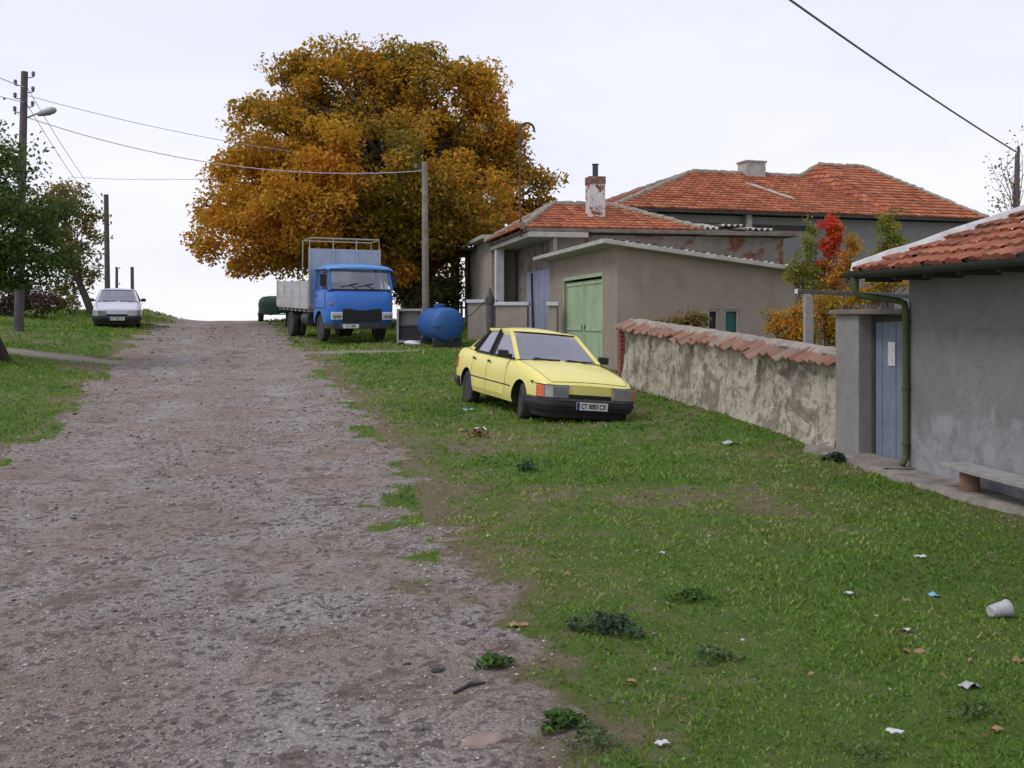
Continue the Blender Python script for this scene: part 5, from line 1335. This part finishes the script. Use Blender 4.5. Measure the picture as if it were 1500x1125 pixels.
# dark capped post with stay wire
px_, py_ = -.58, 27.0; g = gz(px_, py_)
ps = thing('capped_post', 'short thick dark post with a domed cap in front of the porch column', 'post', (px_, py_, g))
mb = MB(); mb.lathe([(.10, -.2), (.10, 1.30)], (px_, py_, g), (0, 0, 1), 16); mb.build('shaft', M['pole'], ps, smooth=40)
mb = MB(); mb.lathe([(.125, 1.30), (.125, 1.42), (.10, 1.5), (.05, 1.57), (.02, 1.72), (0, 1.73)], (px_, py_, g), (0, 0, 1), 16); mb.build('cap', M['darksteel'], ps, smooth=40)
mb = MB(); mb.tube([(px_-.05, py_, g+1.45), (px_-.45, py_+.05, g+1.05), (px_-.75, py_+.1, g+.85)], .012, 5); mb.build('stay_wire', M['black'], ps)
# white picket fence far behind the tank
fg = thing('picket_fence', 'short stretch of white picket fence seen far behind the grey cabinet', 'fence', (-5.2, 43.0, gz(-5.2, 43)))
mb = MB()
x0 = PX(588, 460, 43).x
for k in range(17):
    x = x0+k*.19; mb.prism([(x, 43, 1.3), (x+.11, 43, 1.3), (x+.11, 43, 2.22), (x+.055, 43, 2.32), (x, 43, 2.22)], (0, .03, 0))
mb.build('pickets', M['palewhite'], fg)
mb = MB(); mb.box(x0-.05, x0+17*.19, 43.035, 43.08, 1.55, 1.63); mb.box(x0-.05, x0+17*.19, 43.035, 43.08, 2.0, 2.08); mb.build('rail', M['palewhite'], fg)
# small tarpaulined trailer behind the lorry
bx, by = -10.35, 45.0; g = gz(bx, by)
tl = thing('covered_trailer', 'low trailer under a dark green tarpaulin behind the tail of the lorry', 'trailer', (bx, by, g))
rows = []
for z, w_, l_ in ((.35, .62, 1.0), (.75, .66, 1.05), (.95, .62, 1.0), (1.06, .50, .86), (1.10, .28, .5), (1.11, .02, .05)):
    rows.append([(bx+w_*math.copysign(abs(math.cos(a))**.45, math.cos(a)), by+l_*math.copysign(abs(math.sin(a))**.45, math.sin(a)), g+z+.02*math.sin(5*a)) for a in np.linspace(0, 2*math.pi, 41)])
mb = MB(); mb.grid(rows); M['tarp'] = simple('green_tarpaulin', (.02, .055, .04), .7, var=.25, scale=3, bumpy=.4, bscale=8); mb.build('tarpaulin', M['tarp'], tl, smooth=50)
mb = MB(); mb.box(bx-.6, bx+.6, by-.98, by+.98, g+.30, g+.345); mb.tube([(bx, by-.9, g+.3), (bx, by-1.7, g+.32)], .03, 6); mb.build('chassis', M['black'], tl)
for s in (1, -1):
    mb = MB(); mb.lathe([(.0, -.07), (.17, -.07), (.29, -.06), (.30, 0), (.29, .06), (.17, .07), (0, .07)], (bx+s*.68, by, g+.30), (1, 0, 0), 20); mb.build('wheel', M['tyre'], tl, smooth=40)

# ================================================================== TREES AND PLANTS
def blob_leaves(lobes, nclump, clr, nleaf, size, tintf, shell=.55, up=.35, aspect=.55):
    """lobes: (centre, (rx, ry, rz)); returns clump centres, V, F, T"""
    vol = np.array([l[1][0]*l[1][1]*l[1][2] for l in lobes])**.7; pr = vol/vol.sum()
    cl, Ps, ts = [], [], []
    for k in rng.choice(len(lobes), nclump, p=pr):
        c, r = lobes[k]; v = rng.normal(size=3); v /= np.linalg.norm(v); v[1] = -abs(v[1]) if rng.random() < .35 else v[1]
        rad = (shell+(1-shell)*rng.random())
        cl.append(np.array(c)+v*np.array(r)*rad)
    cl = np.array(cl)
    for c in cl:
        n = int(nleaf*(.6+.8*rng.random())); v = rng.normal(size=(n, 3)); v /= np.linalg.norm(v, axis=1)[:, None]
        rr = clr*(.7+.6*rng.random())*rng.random((n, 1))**.45
        p = c+v*rr*np.array([1, 1, .72]); Ps.append(p); t0_ = tintf(c); ts.append(np.clip(t0_+rng.normal(size=n)*.17, 0, 1))
    P = np.concatenate(Ps); t = np.concatenate(ts)
    v_, f_, t_ = leaves(P, size*(.65+.7*rng.random(len(P))), t, up=up, aspect=aspect)
    return cl, v_, f_, t_
def limbs(mb, trunk, r0, targets, n, tipr=.02, rise=.35, low=.5):
    """trunk: list of points; branches leave the upper trunk and curve to targets"""
    k = len(trunk); mb.tube(trunk, [r0*(1-.55*i/(k-1)) for i in range(k)], 12)
    T = [Vector(p) for p in trunk]
    for c in targets[:n]:
        c = Vector(c); i = random.randint(max(1, int(k*low)), k-1); f = random.random(); s = T[i-1].lerp(T[i], f); L = (c-s).length
        m_ = s.lerp(c, .5)+Vector((random.gauss(0, L*.06), random.gauss(0, L*.06), L*rise*.4))
        rb = r0*.32*min(1, .35+L/9)
        mb.tube([s, s.lerp(m_, .5)+Vector((0, 0, L*.03)), m_, m_.lerp(c, .55)+Vector((random.gauss(0, L*.03), 0, 0)), c], [rb, rb*.75, rb*.55, rb*.3, tipr], 6)

# big autumn walnut
WD = 41.0
def lob(px, py, rx, ry, dd, d0=WD, depth=None):
    d = d0+dd; c = PX(px, py, d); s = d/1500
    return (tuple(c), (rx*s, (depth or (rx+ry)/2*1.1)*s, ry*s))
wl = [lob(490, 150, 92, 80, .5), lob(640, 150, 92, 78, 1), lob(405, 205, 72, 70, -.5), lob(715, 210, 42, 68, .5), lob(365, 285, 55, 66, 0),
      lob(560, 250, 130, 92, -2.6), lob(460, 300, 95, 72, -3.0), lob(670, 305, 90, 70, -2.2), lob(322, 345, 44, 44, .2), lob(400, 360, 62, 36, -1.2),
      lob(762, 268, 46, 46, .6), lob(700, 360, 60, 42, -.6), lob(560, 372, 95, 42, -1.6), lob(530, 190, 120, 90, 3), lob(620, 250, 120, 100, 4), lob(420, 270, 90, 80, 3.5), lob(640, 395, 60, 34, .4), lob(500, 380, 60, 32, -.4), lob(790, 290, 28, 32, .8), lob(300, 340, 22, 26, .3), lob(340, 385, 36, 20, -.3), lob(400, 392, 52, 16, -1), lob(375, 330, 60, 60, -1.5), lob(600, 330, 120, 70, 0), lob(480, 355, 90, 55, 1), lob(740, 330, 50, 40, 1), lob(600, 100, 60, 34, 1), lob(300, 300, 16, 30, .5), lob(695, 132, 42, 40, .3), lob(738, 195, 26, 44, .3), lob(438, 122, 42, 36, .2), lob(368, 175, 32, 32, 0), lob(560, 110, 60, 30, .6)]
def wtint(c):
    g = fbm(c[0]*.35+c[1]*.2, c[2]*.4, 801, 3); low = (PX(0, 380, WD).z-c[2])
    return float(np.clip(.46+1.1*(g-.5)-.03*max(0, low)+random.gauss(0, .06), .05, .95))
g = gz(-4.0, WD)
wal = thing('walnut_tree', 'huge spreading walnut tree in orange-brown autumn leaf behind the blue lorry', 'tree', (-3.9, WD, g))
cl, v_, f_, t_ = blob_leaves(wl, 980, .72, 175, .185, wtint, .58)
np_mesh('crown', v_, f_, M['walnut'], t_, wal)
mb = MB(); trunk = [(-3.9, WD, g-.3), (-3.95, WD, g+.8), (-4.1, WD+.1, g+2.2), (-4.3, WD, g+4), (-4.5, WD, g+6)]
limbs(mb, trunk, .48, [tuple(c) for c in cl], 150, .025); mb.build('trunk', M['bark'], wal, smooth=60)

M['darkbark'] = simple('dark_bark', (.035, .028, .024), .95, var=.35, scale=6, bumpy=.7, bscale=18)
# left: green tree leaning in from the edge, its leaning trunk at the frame edge
TD = 23.5
bp = on_ground(8, 529); 
gt = thing('leaning_tree', 'dark green tree at the left edge, crown hanging before the lamp pole', 'tree', tuple(bp))
lobes = [lob(-75, 330, 95, 85, 0, TD), lob(5, 330, 70, 62, 0, TD), lob(-40, 250, 80, 60, .4, TD), lob(8, 245, 24, 34, -.3, TD), lob(75, 320, 42, 46, .6, TD), lob(40, 385, 62, 40, .4, TD), lob(-50, 400, 70, 45, 0, TD)]
cl, v_, f_, t_ = blob_leaves(lobes, 230, .40, 88, .115, lambda c: .45+.5*(float(fbm(c[0]*.8, c[2]*.8, 811, 3))-.5), .5)
v2, f2, t2 = leaves(np.concatenate([np.array(PX(px, py, TD))+rng.normal(size=(26, 3))*.22 for px, py in ((2, 205), (3, 180), (45, 215), (55, 235), (30, 262), (62, 250), (14, 222), (48, 270))]), .12, rng.random(8*26))
np_mesh('crown', np.concatenate([v_, v2]), np.concatenate([f_, f2+len(v_)]), M['greenleaf'], np.concatenate([t_, t2]), gt)
mb = MB(); t_top = PX(-95, 330, TD); trunk = [bp+Vector((.08, 0, -.25)), bp+Vector((-.08, 0, .12)), PX(-16, 480, TD-.8), PX(-42, 425, TD-.4), t_top]
limbs(mb, trunk, .17, [tuple(c) for c in cl], 60, .012, low=.8); mb.build('trunk', M['darkbark'], gt, smooth=60)

# left: thin olive-brown tree behind the lamp pole
OD = 43.0; ob = Vector((PX(138, 452, OD).x, OD, 0)); ob.z = gz(ob.x, ob.y)
ot = thing('slanting_tree', 'sparse olive and rust coloured tree on a slanting trunk behind the white car', 'tree', tuple(ob))
lobes = [lob(95, 300, 42, 34, 0, OD), lob(60, 320, 50, 40, .5, OD), lob(118, 345, 30, 42, -.4, OD), lob(75, 372, 50, 28, 0, OD), lob(125, 395, 22, 32, .3, OD), lob(138, 320, 14, 24, 0, OD), lob(100, 420, 32, 22, .5, OD)]
cl, v_, f_, t_ = blob_leaves(lobes, 150, .50, 52, .16, lambda c: .5+.9*(float(fbm(c[0]*.7, c[2]*.7, 821, 3))-.5), .35)
np_mesh('crown', v_, f_, M['oliveleaf'], t_, ot)
mb = MB(); trunk = [ob+Vector((0, 0, -.2)), PX(124, 432, OD), PX(112, 405, OD), PX(98, 385, OD), PX(88, 350, OD)]
limbs(mb, trunk, .17, [tuple(c) for c in cl], 60, .015); mb.build('trunk', M['bark'], ot, smooth=60)

def bush(name, label, cat, base, lobes, ncl, clr, nl, size, mat, tintf=None, stems=10, group=None, shell=.4, stemmat='twig', up=.35, aspect=.55):
    t = thing(name, label, cat, tuple(base), 0, group)
    cl, v_, f_, t_ = blob_leaves(lobes, ncl, clr, nl, size, tintf or (lambda c: rng.random()), shell, up, aspect)
    np_mesh('foliage', v_, f_, M[mat], t_, t)
    if stems:
        mb = MB(); B = Vector(base)
        for c in cl[:stems]:
            c = Vector(c); m_ = B.lerp(c, .5)+Vector((0, 0, (c-B).length*.1)); mb.tube([B+Vector((random.gauss(0, .05), 0, -.1)), m_, c], [.022, .015, .006], 5)
        mb.build('stems', M[stemmat], t, smooth=60)
    return t
def at(px, d, dz=0): x = (px-750)*d/1500; return Vector((x, d, gz(x, d)+dz))
bush('brown_hedge', 'dark reddish-brown overgrown hedge behind the lamp pole at the left edge', 'hedge', at(20, 38), [lob(-40, 432, 60, 30, 0, 38), lob(20, 432, 45, 28, .3, 38), lob(62, 440, 36, 18, 0, 38)], 120, .42, 80, .12, 'brownleaf', stems=30)
bush('low_bush', 'small green bush at the foot of the slanting tree', 'bush', at(108, 42), [lob(108, 445, 20, 10, 0, 42), lob(90, 442, 10, 10, 0, 42)], 24, .22, 60, .10, 'oliveleaf', stems=8)
# background shrubs under the walnut, behind the tank
bush('dark_bush', 'dense dark green bush under the walnut tree behind the grey pole', 'bush', at(640, 39), [lob(632, 425, 32, 28, 0, 39), lob(600, 432, 22, 20, .6, 39), lob(662, 430, 18, 28, .3, 39)], 60, .40, 90, .14, 'oliveleaf', lambda c: .25*rng.random(), stems=16)
# garden saplings right
bush('red_sapling', 'slim sapling with a bright red top between the garage and the tiled roof', 'sapling', at(1216, 20.5), [lob(1220, 335, 16, 22, 0, 20.5), lob(1217, 365, 17, 18, 0, 20.5), lob(1210, 388, 14, 10, 0, 20.5)], 60, .11, 40, .062, 'redleaf', stems=14, shell=.1)
bush('orange_sapling', 'orange and yellow sapling standing just below the red-topped one', 'sapling', at(1245, 20.2), [lob(1246, 360, 11, 36, 0, 20.2), lob(1232, 400, 26, 36, 0, 20.2), lob(1212, 430, 26, 30, .2, 20.2), lob(1258, 435, 24, 20, -.3, 20.2)], 120, .15, 24, .07, 'orangeleaf', lambda c: .25+.6*rng.random(), stems=20, shell=.1)
bush('yellow_sapling', 'yellow-green slim sapling left of the red-topped one', 'sapling', at(1182, 20.8), [lob(1186, 355, 13, 34, 0, 20.8), lob(1174, 395, 24, 34, 0, 20.8), lob(1196, 420, 22, 40, -.2, 20.8), lob(1160, 405, 12, 14, -.2, 20.8)], 120, .15, 24, .07, 'limeleaf', stems=18, shell=.1)
bush('green_sapling', 'yellow-green sapling poking above the white mortar of the near roof', 'sapling', at(1300, 19.5), [lob(1299, 332, 17, 28, 0, 19.5), lob(1302, 365, 24, 22, 0, 19.5), lob(1318, 352, 10, 10, 0, 19.5), lob(1288, 390, 24, 20, 0, 19.5)], 80, .14, 36, .066, 'limeleaf', stems=16, shell=.1)
bush('orange_bush', 'golden orange bush behind the tiled garden wall near the grey post', 'bush', at(1165, 19), [lob(1165, 486, 40, 22, 0, 19), lob(1140, 470, 20, 24, .2, 19), lob(1170, 458, 26, 22, .3, 19)], 95, .17, 26, .07, 'orangeleaf', lambda c: .2+.5*rng.random(), stems=24, shell=.1)
bush('leafy_bush', 'green and orange bush behind the gate pillar', 'bush', at(1215, 17.5), [lob(1210, 455, 30, 34, 0, 17.5), lob(1268, 432, 40, 18, .3, 17.5), lob(1225, 490, 24, 24, 0, 17.5), lob(1300, 415, 30, 14, .3, 17.5)], 130, .16, 32, .07, 'orangeleaf', lambda c: .05+.55*rng.random(), stems=20, shell=.1)
bush('russet_bush', 'low russet bush against the garage wall by its small windows', 'bush', at(1012, 22.4), [lob(1012, 470, 28, 14, 0, 22.3), lob(975, 476, 20, 10, 0, 22.3)], 46, .16, 50, .07, 'oliveleaf', lambda c: .4+.6*rng.random(), stems=14)
# nearly bare tree at far right
bd = 29.0; bb = at(1488, bd)
bt = thing('bare_tree', 'nearly bare grey tree rising behind the tiled roof at the right edge', 'tree', tuple(bb))
mb = MB(); tgt = [tuple(PX(px, py, bd+random.uniform(-.8, .8))) for px, py in ((1452, 240), (1458, 262), (1466, 232), (1470, 255), (1475, 275), (1480, 215), (1490, 205), (1498, 235), (1506, 260), (1462, 280), (1455, 250), (1484, 250), (1512, 230), (1520, 270), (1472, 245), (1463, 296), (1476, 300))]
limbs(mb, [bb+Vector((0, 0, -.2)), PX(1489, 380, bd), PX(1487, 300, bd), PX(1489, 225, bd)], .09, tgt, 17, .008, .2); mb.build('trunk', M['twig'], bt, smooth=60)
P = np.concatenate([np.array(t)+rng.normal(size=(9, 3))*.18 for t in tgt]+[np.array(PX(1473, 296, bd))+rng.normal(size=(90, 3))*np.array([.22, .2, .14])])
v_, f_, t_ = leaves(P, .10, rng.random(len(P))); np_mesh('crown', v_, f_, M['oliveleaf'], t_, bt)

# weeds in the grass
M['weedmid'] = leafmat('grey_green_weed_leaf', [(.05, .09, .03), (.08, .13, .045), (.13, .18, .08)], .25)
def weed(px, py, r, n, label, mat='weedleaf', size=.05, hgt=.05):
    c = on_ground(px, py); t = thing('weed_plant', label, 'weed', tuple(c), 0, 'weed clumps in the grass')
    q_ = np.sqrt(rng.random(n))*r*.85; w_ = rng.random(n)*6.283; q_ = q_*(.75+.35*np.sin(3*w_+px)); v = np.stack([q_*np.cos(w_), .85*q_*np.sin(w_)], 1); x, y = c.x+v[:, 0], c.y+v[:, 1]
    z = gzr(x, y)+.012+hgt*rng.random(n)*np.exp(-(v**2).sum(1)/(r*r*.6))
    v_, f_, t_ = leaves(np.stack([x, y, z], 1), size*(.6+.8*rng.random(n)), rng.random(n), up=1.0, aspect=.5, droop=-.2)
    np_mesh('leaf_rosette', v_, f_, M[mat], t_, t)
weed(890, 922, .26, 560, 'broad dark blue-green weed patch, the largest in the grass', size=.03, hgt=.08)
weed(1045, 968, .17, 150, 'dull green weed patch right of the largest one', 'weedmid', size=.03, hgt=.05)
weed(722, 985, .12, 150, 'bright green tuft at the road edge, left of the twig', 'weedgreen', size=.04)
weed(825, 1075, .13, 220, 'leafy green weed at the bottom beside the pink stone', 'weedgreen', size=.038)
weed(870, 1100, .16, 180, 'pale green weed at the bottom edge of the picture', 'weedmid', size=.024, hgt=.04)
weed(1015, 878, .20, 230, 'sparse green weed just above the largest patch', 'weedgreen', size=.03, hgt=.03)
weed(1345, 692, .09, 140, 'green weed growing at the foot of the mossy drainpipe', 'weedgreen', size=.05, hgt=.14)
weed(1225, 678, .20, 170, 'dark leafy weed at the foot of the gate pillar', size=.06, hgt=.10)
weed(1430, 1050, .16, 130, 'grey-green weed at the bottom right corner', 'weedmid', size=.024, hgt=.04)
weed(1270, 1105, .16, 150, 'dusty weed at the bottom edge under the white scraps', 'weedmid', size=.022, hgt=.03)
weed(770, 690, .14, 80, 'grey weed tuft in front of the yellow car', size=.06, hgt=.12)
weed(700, 640, .18, 90, 'dry weed tuft beside the rear wheel of the yellow car', 'dryleaf', size=.06, hgt=.12)
weed(800, 605, .13, 130, 'withered weed standing under the broken bumper of the yellow car', 'oliveleaf', size=.06, hgt=.22)

# litter, stones, stick
def scrap(px, py, s, mat, label, name='paper_scrap', cat='litter', lift=.02, group='litter scattered on the verge'):
    c = on_ground(px, py); k = 6; s *= .85; a0 = random.random()*6.28; rows = []
    for i in range(k):
        u = i/(k-1)-.5
        rows.append([(c.x+s*((u)*math.cos(a0)-(j/(k-1)-.5)*.7*math.sin(a0))*(1+.5*random.random()), c.y+s*((u)*math.sin(a0)+(j/(k-1)-.5)*.7*math.cos(a0)), c.z+lift*.6+s*(.16*random.random()+.35*float(fbm(i*.55+px, j*.5+py, 951, 2))*abs(math.sin(i*.7+px))))  for j in range(k)])
    mb = MB(); mb.grid(rows); mb.grid([[(x, y, z-.003) for x, y, z in r] for r in rows]); o = mb.build(name, M[mat], None, smooth=50)
    return tag(o, label, cat, group)
M['bluebag'] = simple('pale_blue_plastic', (.22, .42, .55), .4, var=.15); M['greypaper'] = simple('grey_paper', (.42, .42, .45), .7, var=.2, scale=20, dirt=(.2, .18, .14), dirtamt=.7, dscale=15)
M['leafbrown'] = simple('dead_leaf_brown', (.27, .17, .09), .8, var=.3); M['pinkstone'] = simple('pink_stone', (.25, .185, .16), .9, var=.25, scale=9, bumpy=.5)
scrap(686, 603, .16, 'bluebag', 'pale blue plastic scrap in front of the rear wheel of the yellow car')
scrap(703, 631, .16, 'paper', 'white paper scrap in the grass below the yellow car')
scrap(678, 633, .12, 'leafbrown', 'brown scrap left of the white paper below the yellow car')
scrap(1070, 654, .20, 'greypaper', 'grey rag lying near the foot of the garden wall')
scrap(1141, 685, .07, 'paper', 'tiny white scrap in front of the garden wall near the pillar')
scrap(1368, 878, .07, 'bluebag', 'light blue crumpled wrapper in the right verge')
scrap(1327, 929, .045, 'paper', 'tiny round white scrap below the light blue wrapper')
scrap(1244, 873, .05, 'paper', 'small white scrap left of the brown leaf heap')
scrap(1348, 820, .07, 'paper', 'flat white scrap above the light blue wrapper')
scrap(1312, 1079, .055, 'paper', 'crumpled white tissue at the bottom of the right verge')
scrap(970, 1096, .05, 'paper', 'white scrap at the bottom edge beside the dirt')
scrap(716, 789, .05, 'paper', 'little white scrap at the grass margin of the road')
scrap(970, 814, .06, 'greypaper', 'pale grey scrap above the dark weed')
scrap(1420, 1012, .08, 'greypaper', 'greyish torn paper lower right, near the dirt patch')
scrap(648, 1023, .035, 'paper', 'small white chip beside the stick at the road edge', lift=.01)
scrap(1490, 975, .07, 'leafbrown', 'curled brown leaf at the right edge')
for px, py, s, lb in ((758, 922, .09, 'curled tan leaf on the bare patch above the green tuft'), (1325, 885, .08, 'curled brown leaf beside the light blue wrapper'), (1340, 960, .09, 'long withered leaf right of the tiny round scrap'), (830, 845, .07, 'tan dead leaf in the middle of the verge'), (925, 1002, .05, 'rusty orange leaf right of the bare patch'), (1460, 1075, .05, 'rusty dead leaf near the bottom right corner')):
    scrap(px, py, s, 'leafbrown', lb, 'dead_leaf', 'leaf', .01, 'large dead leaves')
# white cup bottom right
c = on_ground(1464, 908)
mb = MB(); mb.lathe([(.0, 0), (.030, 0), (.034, .02), (.044, .11), (.047, .112), (.042, .108), (.030, .01), (0, .008)], c+Vector((-.05, 0, .04)), (1, .25, .12), 18); o = mb.build('cup', M['greypaper'], None, smooth=50); tag(o, 'white disposable cup lying on its side at the right edge', 'cup')
def rock(px, py, s, mat, label, flat=.45):
    c = on_ground(px, py); bm = bmesh.new(); bmesh.ops.create_icosphere(bm, subdivisions=3, radius=1)
    sd_ = random.random()*50
    for v in bm.verts:
        k = 1+.45*(float(fbm(v.co.x*1.5+sd_, v.co.y*1.5+v.co.z, 901, 3))-.5); v.co = Vector((v.co.x*s*k*1.3, v.co.y*s*k*.9, v.co.z*s*k*flat))
    me = bpy.data.meshes.new('stone'); bm.to_mesh(me); bm.free(); me.materials.append(M[mat]); o = bpy.data.objects.new('stone', me); COL.objects.link(o); o.location = c+Vector((0, 0, s*flat*.35)); o.rotation_euler = (0, 0, random.random())
    me.polygons.foreach_set('use_smooth', [True]*len(me.polygons)); me.set_sharp_from_angle(angle=R(35))
    return tag(o, label, 'stone')
rock(706, 1090, .07, 'pinkstone', 'flat pinkish stone at the road edge near the bottom', .28)
rock(597, 976, .022, 'black', 'small dark stone on the road left of the green tuft')
rock(641, 984, .024, 'black', 'dark grey stone just left of the green tuft')
rock(1245, 676, .10, 'concrete', 'grey stone lying by the step at the gate pillar')
c0, c1 = on_ground(665, 1022), on_ground(711, 1009)
mb = MB(); mb.tube([c0+Vector((0, 0, .02)), c0.lerp(c1, .5)+Vector((0, 0, .035)), c1+Vector((0, 0, .02))], [.008, .010, .006], 6); o = mb.build('stick', M['darksteel'], None, smooth=50); tag(o, 'dark grey stick lying at the edge of the road', 'stick')
